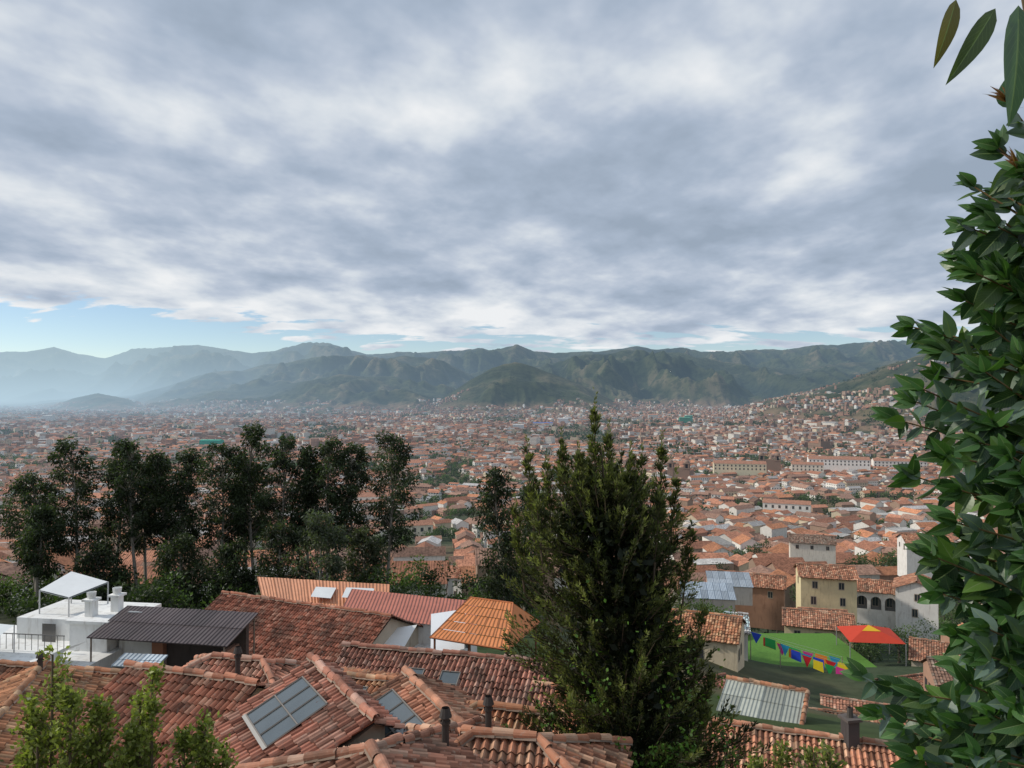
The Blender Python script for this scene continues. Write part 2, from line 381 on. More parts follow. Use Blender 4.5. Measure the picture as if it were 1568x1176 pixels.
# footprints reserved for hand-made buildings / garden (x, y, radius)
RES = [(58, 130, 9), (66, 137, 9), (73, 132, 8), (47, 112, 9), (39, 100, 10), (47, 98, 8), (36, 87, 9), (44, 86, 6), (107, 190, 9), (93, 230, 12), (-12, 180, 9), (35, 127, 7), (46, 143, 10), (17, 50, 8),
       (28, 66, 9), (34, 75, 7), (22, 73, 6), (110, 175, 6), (50, 122, 7), (-1, 76, 5), (56, 112, 5), (63, 123, 5)]
seeds = np.stack([rng.uniform(-1400, 1400, 46), rng.uniform(60, 1650, 46)], -1)
sang = rng.choice([.25, .45, -.35, -.15, .7], 46) + rng.normal(0, .08, 46)
tree_pts = []
allc = []
for i, (sx, sy) in enumerate(seeds):
    cl, cwid = rng.uniform(11.5, 14), rng.uniform(9.0, 11)
    gi, gj = np.meshgrid(np.arange(-42, 43), np.arange(-52, 53))
    X = gi * cl + (gi // 5) * 4.5; Y = gj * cwid + (gj // 4) * 4.5
    ca, sa = math.cos(sang[i]), math.sin(sang[i])
    x = (sx + X * ca - Y * sa).ravel(); y = (sy + X * sa + Y * ca).ravel()
    dd = (x[:, None] - seeds[:, 0]) ** 2 + (y[:, None] - seeds[:, 1]) ** 2
    ok = (dd.argmin(1) == i) & (y > 112) & (y < 1600) & (np.abs(x) < y * .78 + 30)
    ok &= ~((x > 8) & (y < 165))
    for (rx, ry, rr) in RES: ok &= (x - rx) ** 2 + (y - ry) ** 2 > (rr + 5) ** 2
    x = x[ok]; y = y[ok]
    allc.append(np.stack([x, y, np.full(len(x), sang[i]), np.full(len(x), cl), np.full(len(x), cwid)], -1))
# smaller, tighter houses on the near right slope
gi, gj = np.meshgrid(np.arange(-20, 20), np.arange(-20, 20)); X = gi * 9.2; Y = gj * 8.2 + (gj // 3) * 2.5; an = -.33
x = (60 + X * math.cos(an) - Y * math.sin(an)).ravel(); y = (110 + X * math.sin(an) + Y * math.cos(an)).ravel()
ok = (x > 11) & (y > 56) & (y < 165) & (np.abs(x) < y * .8)
for (rx, ry, rr) in RES: ok &= (x - rx) ** 2 + (y - ry) ** 2 > (rr + 2.) ** 2
x, y = x[ok], y[ok]
allc.append(np.stack([x, y, np.full(len(x), an), np.full(len(x), 9.2), np.full(len(x), 8.2)], -1))
allc = np.concatenate(allc)
u = rng.random(len(allc))
emp = u < .13
park = (fbm(allc[:, 0] / 70, allc[:, 1] / 70, 77, 3) > .61) & (allc[:, 1] > 110)
for c in allc[emp | park]: tree_pts.append((c[0], c[1]))
H = allc[~(emp | park)]
rot = rng.random(len(H)) < .42
N = len(H)
small = H[:, 3] < 10
hx = H[:, 0] + rng.normal(0, .9, N); hy = H[:, 1] + rng.normal(0, .9, N)
hl = np.where(rot, H[:, 4] + rng.uniform(-1, .3, N), H[:, 3] * rng.uniform(.85, 1.12, N)); hw = np.where(rot, H[:, 3] * rng.uniform(.55, .8, N), H[:, 4] * rng.uniform(.6, .92, N))
big = (rng.random(N) < .05) & ~small & (hy > 260)
hl = np.where(big, hl * rng.uniform(1.4, 2.4, N), hl)
ha = H[:, 2] + np.where(rot, math.pi / 2, 0) + rng.normal(0, .06, N) + np.where(small, rng.normal(0, .15, N), 0)
hh = rng.choice([3.0, 4.2, 5.6, 6.6, 8.6], N, p=[.2, .22, .28, .2, .10]) + rng.normal(0, .3, N)
hh = np.where(small, rng.uniform(2.6, 4.2, N), hh); hh = np.where(big, hh + 3, hh)
hz = ground(hx, hy)
flat = (rng.random(N) < .06) & ~small
pit = np.where(flat, .0, rng.uniform(.36, .50, N))
cw, cr = pick_cols(N)
blk = (.72 + .56 * fbm(hx / 90, hy / 90, 211, 3))[:, None]
cr = np.where(flat[:, None], np.array([.46, .44, .41]) * (.6 + .7 * rng.random((N, 1))), cr * blk)
cw = np.where(big[:, None] & (rng.random((N, 1)) < .6), np.array([.78, .74, .66]), cw)
far_m = hy >= 235
NEAR_H = np.where(~far_m)[0]

def unit(v): return v / (np.linalg.norm(v, axis=-1, keepdims=True) + 1e-9)
# real clay-tile surfaces
def inpoly(px, py, poly):
    ok = np.ones(px.shape, bool); n = len(poly)
    for i in range(n):
        x0, y0 = poly[i]; x1, y1 = poly[(i + 1) % n]
        ok &= ((x1 - x0) * (py - y0) - (y1 - y0) * (px - x0)) >= -1e-6
    return ok
def tile_plane(S, O, ex, ey, poly, base, holes=(), w=.21, L=.36, k=6, amp=.052):
    O, ex, ey = map(lambda v: np.array(v, float), (O, ex, ey)); n = np.cross(ex, ey)
    pl = np.array(poly); s0, s1 = pl[:, 0].min(), pl[:, 0].max(); t1 = pl[:, 1].max()
    nc = int(math.ceil((s1 - s0) / w)); R = max(1, int(math.ceil(t1 / L))); L = t1 / R
    xs = s0 + np.arange(nc * k + 1) * w / k
    ph = np.arange(nc * k + 1) / k
    ci = np.minimum((np.arange(nc * k + 1) // k), nc - 1)
    prof = amp * np.cos(2 * math.pi * (ph - .5)); prof = np.where(prof > 0, prof, prof * .8)
    jit = rng.normal(0, .012, (R, nc)); tj = rng.normal(0, .035, (R, nc))
    rows = []
    for r in range(R):
        sag = .09 * (vnoise(xs * .5, xs * 0 + r * .22, 3) - .5)
        for (t, lift, tl) in ((r * L, .045, 1), ((r + 1) * L, -.004, 0)):
            hgt = prof + lift + jit[r][ci] + sag
            tt = t + tj[r][ci] * tl - (.03 if tl else 0)
            rows.append(O + xs[:, None] * ex + np.broadcast_to(tt, xs.shape)[:, None] * ey + hgt[:, None] * n)
    V = np.array(rows)
    cen = (xs[:-1] + xs[1:]) / 2
    pan = np.clip(.5 + (prof[:-1] + prof[1:]) / 2 / amp * .9, 0, 1)  # channel tiles darker than the covers
    tc = rng.uniform(.60, 1.22, (R, nc)) * (.8 + .4 * rng.random((1, nc))); hue = rng.random((R, nc))
    for r in range(R):
        a, b = V[2 * r], V[2 * r + 1]
        ok = inpoly(cen, np.full_like(cen, (r + .5) * L), poly)
        for (hx0, hx1, hy0, hy1) in holes: ok &= ~((cen > hx0) & (cen < hx1) & ((r + .5) * L > hy0) & ((r + .5) * L < hy1))
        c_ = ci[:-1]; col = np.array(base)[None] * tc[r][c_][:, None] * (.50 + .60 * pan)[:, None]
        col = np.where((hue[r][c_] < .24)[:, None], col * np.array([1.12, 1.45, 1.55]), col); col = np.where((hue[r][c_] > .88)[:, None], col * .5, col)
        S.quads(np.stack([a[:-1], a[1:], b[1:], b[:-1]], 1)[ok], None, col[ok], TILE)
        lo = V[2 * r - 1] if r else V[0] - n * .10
        S.quads(np.stack([lo[:-1], lo[1:], a[1:], a[:-1]], 1)[ok], None, col[ok] * .28, TILE)  # riser colour darkened to paint the shadow gap under each tile lip
def cap_row(S, a, b, base, r=.10, seg=.38):
    a = np.array(a, float); b = np.array(b, float); Lg = np.linalg.norm(b - a); d = (b - a) / Lg; n = max(1, int(Lg / seg))
    sd = unit(np.cross(d, [0, 0, 1])); up = np.cross(sd, d); th = np.linspace(-.15, math.pi + .15, 8)
    for i in range(n):
        c = np.array(base) * rng.uniform(.55, 1.15); j = rng.normal(0, .02, 3)
        if rng.random() < .25: c = c * np.array([1.1, 1.5, 1.7])
        p0 = a + d * (i * Lg / n - .03) + j; p1 = a + d * ((i + 1) * Lg / n) + j
        r0, r1 = r * 1.12, r * .92
        ring = np.cos(th)[:, None] * sd + np.sin(th)[:, None] * up
        A = p0 + ring * r0; B = p1 + ring * r1
        S.quads(np.stack([A[:-1], A[1:], B[1:], B[:-1]], 1), None, c, TILE)
        C0 = p0 + ring * r0 * .8
        S.quads(np.stack([C0[:-1], C0[1:], A[1:], A[:-1]], 1), None, (.30, .25, .2), WALL)
        for sg in (-1, 1):
            m0 = p0 + sd * sg * (r * 1.25) - up * r * .55; m1 = p1 + sd * sg * (r * 1.25) - up * r * .55
            S.quad(m0, m1, p1 + sd * sg * r * .7 + up * .02, p0 + sd * sg * r * .7 + up * .02, np.array([.34, .25, .19]) * rng.uniform(.6, 1.2), WALL)
def gable_tiles(S, c, ang, l, run, zr, pt, base, w=.32, L=.45, k=3, amp=.06):
    up = np.array([0, 0, 1.]); d = np.array([math.cos(ang), math.sin(ang), 0]); n = np.array([math.sin(ang), -math.cos(ang), 0])
    p0 = np.array([c[0], c[1], 0]) - d * (l / 2) + up * zr
    for sg in (1, -1):
        o = n * sg; sl = run / math.cos(pt); ey = -o * math.cos(pt) + up * math.sin(pt)
        ex = d * sg; O = (p0 if sg > 0 else p0 + d * l) - ey * sl
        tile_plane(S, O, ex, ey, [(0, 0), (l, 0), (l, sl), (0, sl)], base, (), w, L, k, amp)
    cap_row(S, p0 + up * .08, p0 + d * l + up * .08, base, .14, .6)
for i in NEAR_H:
    S = Soup(); s_ = slice(i, i + 1); tl = hy[i] < 150 and hx[i] > 5
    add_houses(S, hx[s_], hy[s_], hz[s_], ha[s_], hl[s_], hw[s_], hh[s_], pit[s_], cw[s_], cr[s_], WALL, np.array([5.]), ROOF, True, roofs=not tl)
    if tl: gable_tiles(S, (hx[i], hy[i]), ha[i], hl[i] + .6, hw[i] / 2 + .4, hz[i] + hh[i] + hw[i] / 2 * math.tan(pit[i]) + .1, pit[i], cr[i] * 1.15)
    if rng.random() < .45:   # rooftop water tank or chimney
        tx, ty = hx[i] + rng.normal(0, 1.5), hy[i] + rng.normal(0, 1.5); tz = hz[i] + hh[i] + 1.2
        if rng.random() < .4: S.tube((tx, ty, tz - 1.), (tx, ty, tz + .9), .45, .45, (.03, .03, .035) if rng.random() < .6 else (.06, .14, .3), PAINT, 10); S.tube((tx, ty, tz + .9), (tx, ty, tz + 1.1), .45, .1, (.04, .04, .045), PAINT, 10)
        else: S.box((tx, ty, tz - 1.), (.5, .5, 2.1), ha[i], (.45, .38, .32)); S.box((tx, ty, tz + 1.1), (.65, .65, .1), ha[i], (.3, .2, .15))
    S.build('adobe_house')
S = Soup(); m = far_m & (hy < 650)
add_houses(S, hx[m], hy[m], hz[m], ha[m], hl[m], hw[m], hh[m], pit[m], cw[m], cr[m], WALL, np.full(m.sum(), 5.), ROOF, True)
m = hy >= 650
add_houses(S, hx[m], hy[m], hz[m], ha[m], hl[m], hw[m], hh[m], pit[m], cw[m], cr[m], WWIN, np.full(m.sum(), 4.))
S.build('old_town_houses')
# far districts
N = 52000
y = np.sqrt(rng.uniform(1550 ** 2, 6600 ** 2, N)); y = np.where(rng.random(N) < .35, rng.uniform(1550, 3200, N), y)
a = rng.uniform(-.80, .80, N); x = a * y
z = ground(x, y); e = z - FLOOR
cl = fbm(x / 260, y / 260, 131, 3)
lim = 42 + 140 * sst(.25, .6, a) + 110 * sst(.42, .60, fbm(x / 900, y / 900, 141, 2))
keep = (e < lim * (.5 + 1.0 * cl)) & ((cl > .36) | (e < 12)) & ((y < 5200) | (e < 70)) & ~((fbm(x / 180, y / 180, 171, 3) > .59))
x, y, z, cl = x[keep], y[keep], z[keep], cl[keep]; N = len(x)
ang = np.round(fbm(x / 500, y / 500, 151, 2) * 8) * .4 + rng.normal(0, .06, N) + (rng.random(N) < .5) * math.pi / 2
l = rng.uniform(9, 19, N); w = rng.uniform(8, 12, N); h = rng.choice([4., 6.5, 9, 12, 17], N, p=[.3, .33, .22, .11, .04])
bg_ = rng.random(N) < .02; l = np.where(bg_, l * 2.6, l); w = np.where(bg_, w * 1.6, w); h = np.where(bg_, h + 5, h)
fl = rng.random(N) < .40
pit = np.where(fl, 0, .36); cw, cr = pick_cols(N, True)
blk = (.65 + .7 * fbm(x / 240, y / 240, 221, 3))[:, None]
cr = np.where(fl[:, None], np.array([.38, .29, .24]) * (.6 + .8 * rng.random((N, 1))), cr) * blk
cw = np.where(bg_[:, None], np.array([.72, .68, .6]), cw * blk)
S = Soup(); add_houses(S, x, y, z, ang, l, w, h, pit, cw, cr, WWIN, np.full(N, 5.)); S.build('distant_city_houses')

# ------------------------------------------------------------------ leaves & trees
def leaves(S, C, D, ln, wd, col, mat=LEAF):
    C = np.asarray(C, float); N = len(C); D = unit(np.asarray(D, float))
    sd = unit(np.cross(D, rng.normal(0, 1, (N, 3))))
    ln = np.broadcast_to(ln, (N,))[:, None]; wd = np.broadcast_to(wd, (N,))[:, None]
    S.quads(np.stack([C, C + D * ln * .45 + sd * wd, C + D * ln, C + D * ln * .45 - sd * wd], 1), None, col, mat)
def clump(S, c, r, n, ln, wd, base, droop=.5, flatz=.8, mat=LEAF):
    d = unit(rng.normal(0, 1, (n, 3))); rr = r * rng.random(n) ** .45
    P = np.array(c) + d * rr[:, None] * np.array([1, 1, flatz])
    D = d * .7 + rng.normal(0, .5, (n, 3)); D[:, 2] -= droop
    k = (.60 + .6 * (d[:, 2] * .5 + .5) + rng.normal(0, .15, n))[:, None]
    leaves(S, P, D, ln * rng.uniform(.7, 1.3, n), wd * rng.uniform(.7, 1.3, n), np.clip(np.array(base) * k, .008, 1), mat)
def eucalyptus(x, y, ztop, hw, base=(.042, .058, .029), low=.42, ncl=64, nl=78):
    S = Soup(); zb = gz(x, y) - .3; Ht = ztop - zb
    lean = rng.normal(0, .7, 2); ph = rng.random() * 6
    def tp(t): return np.array([x + lean[0] * t + .3 * math.sin(t * 5 + ph) - .3 * math.sin(ph), y + lean[1] * t, zb + Ht * t])
    for i in range(8):
        t0, t1 = i / 8 * .93, (i + 1) / 8 * .93
        S.tube(tp(t0), tp(t1), .23 * (1 - t0) + .03, .23 * (1 - t1) + .03, (.33, .29, .24))
    for i in range(ncl):
        t = low + (1 - low) * (i + rng.random()) / ncl
        prof = math.sin(math.pi * min(1, ((t - low) / (1 - low)) * .74 + .22)) ** .55
        an = rng.random() * 6.28; q = hw * prof * rng.random() ** .4 * rng.uniform(.8, 1.2)
        c = tp(min(t, .985)) + np.array([math.cos(an) * q, math.sin(an) * q, 0])
        r = rng.uniform(.45, 1.15) * (.6 + .5 * prof)
        st = tp(max(t - .10, .1)); S.tube(st, c, .06, .02, (.22, .18, .14), n=4)
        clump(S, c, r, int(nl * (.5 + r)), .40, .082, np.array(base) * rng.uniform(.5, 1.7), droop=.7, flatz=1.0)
    return S.build('eucalyptus_tree')
for (x, y, zt, hw) in [(-58.5, 91, -9.8, 3.3), (-53.2, 90, -5.4, 2.8), (-50.4, 93, -6.4, 2.7), (-45.7, 90, -5.6, 3.0), (-43, 92, -7.2, 2.6), (-40.6, 90, -6.9, 2.3),
                       (-35.9, 89, -6.0, 3.2), (-31.8, 91, -3.7, 2.5), (-28.8, 90, -5.2, 3.1), (-25.6, 92, -6.4, 2.2), (-22.9, 90, -5.4, 2.9), (-20.0, 91, -6.2, 2.5),
                       (-15.2, 90, -4.7, 2.6), (-55.5, 86, -13.0, 2.2), (-48, 96, -8.5, 2.6), (-33.8, 95, -8., 2.4)]:
    eucalyptus(x, y, zt, hw, low=rng.uniform(.34, .48))
for (x, y, zt, hw, b) in [(-20.8, 79, -12.8, 3.2, (.085, .10, .065)), (-25.2, 82, -14.5, 2.6, (.045, .058, .031)), (-.7, 74, -7.6, 2.0, (.04, .054, .028)), (-17.3, 84, -15.4, 2.0, (.06, .07, .04)),
                          (-37.8, 84, -16.2, 2.5, (.042, .056, .028)), (-31.5, 84, -16.8, 2.4, (.042, .056, .028)), (-47, 85, -17.2, 2.6, (.042, .056, .028)), (1.2, 78, -9.5, 1.8, (.04, .054, .028))]:
    eucalyptus(x, y, zt, hw, b, low=.2, ncl=62)
S = Soup()
for i in range(430):
    x = rng.uniform(-75, 3); y = rng.uniform(70, 104)
    hmax = 3.4 + 3 * vnoise(x / 6., 0 * x, 4)
    c = (x, y, gz(x, y) + rng.uniform(.3, hmax)); g = rng.random()
    b = np.array([.040, .060, .024]) * rng.uniform(.5, 1.6) if g < .82 else np.array([.10, .15, .045])
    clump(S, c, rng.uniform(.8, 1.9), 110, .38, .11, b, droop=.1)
S.build('tree_thicket')
S = Soup()
extra = []
for (x0, y0, n, s) in [(112, 215, 14, 9), (37, 150, 12, 6), (30, 119, 8, 3), (-14, 195, 6, 4), (48, 170, 6, 6), (85, 160, 8, 6), (60, 150, 5, 4), (82, 122, 6, 5), (55, 108, 4, 2), (-3, 190, 5, 5), (26, 137, 8, 3), (34, 138, 6, 3), (56, 122, 3, 2), (24, 150, 6, 4), (22, 100, 5, 3), (24, 88, 4, 2.5)]:
    for k in range(n): extra.append((x0 + rng.normal(0, s), y0 + rng.normal(0, s)))
for (x, y) in tree_pts + extra:
    if y > 1300 or abs(x) > y * .78: continue
    if (x - 38) ** 2 + (y - 92) ** 2 < 140 or (x - 28) ** 2 + (y - 70) ** 2 < 80: continue
    if y > 200 and rng.random() < .15: continue
    d = math.hypot(x, y); z = gz(x, y); n = 3 if d < 500 else 2
    b = np.array([.055, .080, .03]) * rng.uniform(.6, 1.7)
    sc = .7 if d < 170 else 1
    for k in range(n + (2 if d < 170 else 0)):
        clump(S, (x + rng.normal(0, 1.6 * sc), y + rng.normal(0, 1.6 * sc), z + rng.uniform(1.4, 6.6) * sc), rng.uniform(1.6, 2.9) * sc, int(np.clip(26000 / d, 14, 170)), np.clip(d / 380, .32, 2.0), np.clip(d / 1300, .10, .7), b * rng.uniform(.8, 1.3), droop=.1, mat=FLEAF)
    if d < 350: S.tube((x, y, z - .5), (x, y, z + 4 * sc), .2, .1, (.12, .1, .08))
n = 2400; yy = rng.uniform(1300, 4800, n); xx = rng.uniform(-.8, .8, n) * yy; zz = ground(xx, yy)
gk = fbm(xx / 180, yy / 180, 171, 3) > .53
for x, y, z in zip(xx[gk], yy[gk], zz[gk]):
    for k in range(3): clump(S, (x + rng.normal(0, 18), y + rng.normal(0, 18), z + 5), rng.uniform(5, 10), 12, 6, 2.2, np.array([.042, .062, .028]) * rng.uniform(.7, 1.3), droop=0, mat=FLEAF)
S.build('city_trees')

# ---- big evergreen in the middle
def evergreen():
    S = Soup(); by = 21.0; zb = -15.6; zt = -.75
    AX = ([-15.6, -10, -7, -4.5, -1.8, -.4], [3.5, 3.45, 3.25, 2.75, 2.5, 2.42])
    def ax(z):
        t = (z - zb) / (zt - zb); return np.array([np.interp(z, *AX) + .08 * math.sin(t * 9), by, z])
    zs = np.linspace(zb, zt - .8, 14)
    for i in range(13): S.tube(ax(zs[i]), ax(zs[i + 1]), .30 * (1 - i / 13) + .02, .30 * (1 - (i + 1) / 13) + .02, (.12, .09, .065), n=8)
    Dv = [1.7, 2.0, 2.7, 4.0, 5.5, 7, 8.5, 10.5, 13, 15]; Wv = [.9, 1.6, 2.2, 2.5, 2.6, 2.75, 2.85, 2.9, 2.6, 2.2]
    cols = []; P = []; D = []; LN = []
    def shoot(p0, dr, ln, n, bright, sp=.16):
        t = rng.random(n) ** .7
        pts = p0 + dr * (ln * t)[:, None] + np.array([0, 0, 1]) * (.22 * ln * t ** 2)[:, None]
        o = rng.normal(0, 1, (n, 3)); o = unit(o) * (sp * (1 - t) + .03)[:, None]
        P.append(pts + o * rng.random((n, 1))); dd = dr * 1.0 + unit(o) * .9; dd[:, 2] += .45; D.append(dd)
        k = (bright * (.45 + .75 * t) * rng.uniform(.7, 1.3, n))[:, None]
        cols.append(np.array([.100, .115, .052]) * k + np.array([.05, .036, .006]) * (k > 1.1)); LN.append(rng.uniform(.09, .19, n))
    for i in range(1600):
        dz = 1.7 + 12.5 * rng.random() ** .95; z = zt - dz; R = np.interp(dz, Dv, Wv)
        an = rng.random() * 6.283
        lump = .84 + .38 * math.sin(an * 3 + dz * 1.1) * math.sin(dz * 1.7 + an * 2) 
        R *= lump * rng.uniform(.62, 1.14)
        up = rng.uniform(.3, 1.1) if dz > 3 else rng.uniform(.9, 2.2)
        d = unit(np.array([math.cos(an), math.sin(an), up]))
        L_ = min(max(R, .4), rng.uniform(.8, 1.6)); st = ax(z) + np.array([math.cos(an), math.sin(an), 0]) * (R - L_ * .8) - np.array([0, 0, L_ * .3])
        S.tube(st, st + d * L_, .018, .005, (.14, .10, .07), n=3)
        br = rng.choice([.3, .65, 1.1, 1.7], p=[.32, .26, .25, .17])
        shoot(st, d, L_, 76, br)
    # several competing leaders make the ragged, open top
    for (dx, dy, ztp, hgt, rw) in [(-2.05, .1, -1.65, 2.3, .42), (-1.5, -.4, -2.05, 1.9, .40), (-1.05, .3, -1.45, 2.2, .40), (-.6, -.5, -1.7, 1.9, .42), (-.10, 0, -.45, 2.9, .42), (.35, .4, -1.25, 2.2, .42),
                                   (.85, -.4, -1.75, 1.9, .45), (1.3, .2, -1.9, 2.0, .42), (1.85, 0, -1.55, 2.6, .34), (2.3, .3, -2.6, 2.1, .38), (2.6, -.2, -4.0, 1.9, .4), (-2.4, .2, -3.3, 1.9, .38), (.5, -.9, -2.4, 1.6, .5), (-.4, .9, -2.3, 1.6, .5), (2.95, -.2, -6.2, 1.6, .4), (-1.8, -.8, -3.0, 1.7, .5), (1.6, -.8, -2.9, 1.8, .5), (3.1, -.3, -8.0, 1.6, .4)]:
        tip = np.array([2.48 + dx, by + dy, ztp]); bs = tip - np.array([dx * .12, 0, hgt])
        S.tube(bs - [0, 0, .5], tip, .035, .006, (.15, .11, .075), n=5)
        ax_ = unit(tip - bs); shoot(bs, ax_, hgt, 90, 1.1, .07)
        for k in range(int(30 * hgt / 2)):
            t = rng.random(); an = rng.random() * 6.28; r = rw * (1.05 - t) ** .8 * rng.uniform(.6, 1.2) + .06
            st = bs + (tip - bs) * t; d = unit(np.array([math.cos(an), math.sin(an), rng.uniform(.8, 1.6)]))
            S.tube(st, st + d * r, .008, .003, (.15, .11, .07), n=3)
            shoot(st, d, r * 1.1, 30, rng.choice([.7, 1.1, 1.4]), .07)
    P = np.concatenate(P); D = np.concatenate(D); cols = np.concatenate(cols); LN = np.concatenate(LN)
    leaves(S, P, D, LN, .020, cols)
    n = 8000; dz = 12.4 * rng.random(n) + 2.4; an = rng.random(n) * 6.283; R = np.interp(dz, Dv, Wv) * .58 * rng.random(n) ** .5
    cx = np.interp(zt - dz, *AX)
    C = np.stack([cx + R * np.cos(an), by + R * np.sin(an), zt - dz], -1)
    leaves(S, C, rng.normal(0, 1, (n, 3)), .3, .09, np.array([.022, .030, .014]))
    n = 4200; dz = rng.normal(9.8, 1.7, n); an = rng.normal(-1.6, .6, n); R = np.interp(dz, Dv, Wv) * .99
    k = fbm(an * 3, dz * 1.2, 3, 3) > .48
    cx = np.interp(zt - dz, *AX)
    C = np.stack([cx + R * np.cos(an), by + R * np.sin(an), zt - dz], -1)[k]
    leaves(S, C, rng.normal(0, 1, (len(C), 3)), .12, .045, np.array([.13, .25, .05]) * rng.uniform(.5, 1.3, (len(C), 1)))
    return S.build('evergreen_tree')
evergreen()

# ---- shrubs close by
def shrub(stems, base=(.27, .30, .085)):
    S = Soup()
    for (x, y, zt, H, wd) in stems:
        zb = gz(x, y)
        S.tube((x, y, zb), (x, y, zt - .1), .05, .012, (.16, .12, .08))
        for j in range(int(H * 24)):
            z = zt - H * rng.random() ** .9; t = (zt - z) / H; an = rng.random() * 6.28
            r = wd * (.3 + .8 * min(1, t * 2)); L_ = r * rng.uniform(.5, 1.1)
            d = unit(np.array([math.cos(an), math.sin(an), rng.uniform(.5, 1.6)])); st = np.array([x, y, z - L_ * .6])
            S.tube(st, st + d * L_, .010, .004, (.20, .16, .09), n=3)
            n = 30; tt = rng.random(n); P = st + d * (L_ * (.25 + .85 * tt))[:, None] + rng.normal(0, .045, (n, 3))
            leaves(S, P, d + rng.normal(0, .7, (n, 3)), rng.uniform(.05, .09, n), .021, np.array(base) * (rng.uniform(.3, 1.3, (n, 1)) * (1.1 - .3 * t)))
    return S.build('leafy_shrub')
shrub([(-5.75, 9.2, -3.15, 2.6, .42), (-5.4, 9.0, -3.55, 2.2, .36), (-5.65, 9.5, -3.8, 2.2, .5), (-6.05, 9.3, -3.8, 1.9, .36), (-5.15, 9.2, -3.8, 1.7, .3), (-5.35, 9.4, -4.2, 1.6, .5), (-5.8, 9.0, -4.2, 1.6, .5)])
shrub([(-4.70, 9.3, -3.65, 1.9, .24), (-4.5, 9.2, -3.45, 2.1, .2), (-4.9, 9.5, -4.1, 1.6, .34), (-4.75, 9.0, -4.4, 1.2, .35)])
shrub([(-3.8, 9.1, -4.0, 1.7, .26), (-4.1, 9.2, -4.2, 1.5, .26), (-3.95, 9.4, -4.4, 1.5, .4), (-3.65, 9.3, -4.4, 1.3, .3)])
shrub([(3.75, 10.2, -4.85, 1.5, .3), (4.1, 10.0, -4.75, 1.4, .35), (4.4, 10.2, -4.85, 1.5, .3), (3.4, 10.3, -5.1, 1.4, .3)], (.24, .26, .08))
shrub([(-.1, 17.5, -7.9, 1.6, .3), (.2, 17.2, -8.2, 1.6, .4)], (.09, .12, .045))

# ---- broad-leaved sapling reaching in from the right
def big_leaf(S, p, d, nrm, ln, wd, col, curl=.25, fold=.25):
    d = unit(np.array(d, float)); s = unit(np.cross(d, np.array(nrm, float))); n = np.cross(s, d)
    K = 8; t = np.linspace(0, 1, K + 1)
    w = wd * np.sin(math.pi * np.clip(t, 0, 1) ** .8) ** .85 * (1 - .25 * t)
    mid = np.array(p) + d * (ln * t)[:, None] - n * (curl * ln * t ** 2)[:, None]
    ed = fold * w
    lf = mid - s * w[:, None] + n * ed[:, None]; rt = mid + s * w[:, None] + n * ed[:, None]
    for (A, B, u0, u1) in ((lf, mid, 0, .5), (mid, rt, .5, 1)):
        q = np.stack([A[:-1], B[:-1], B[1:], A[1:]], 1)
        uv = np.stack([np.stack([np.full(K, u0), t[:-1]], -1), np.stack([np.full(K, u1), t[:-1]], -1), np.stack([np.full(K, u1), t[1:]], -1), np.stack([np.full(K, u0), t[1:]], -1)], 1)
        S.quads(q, uv, col, BLEAF)
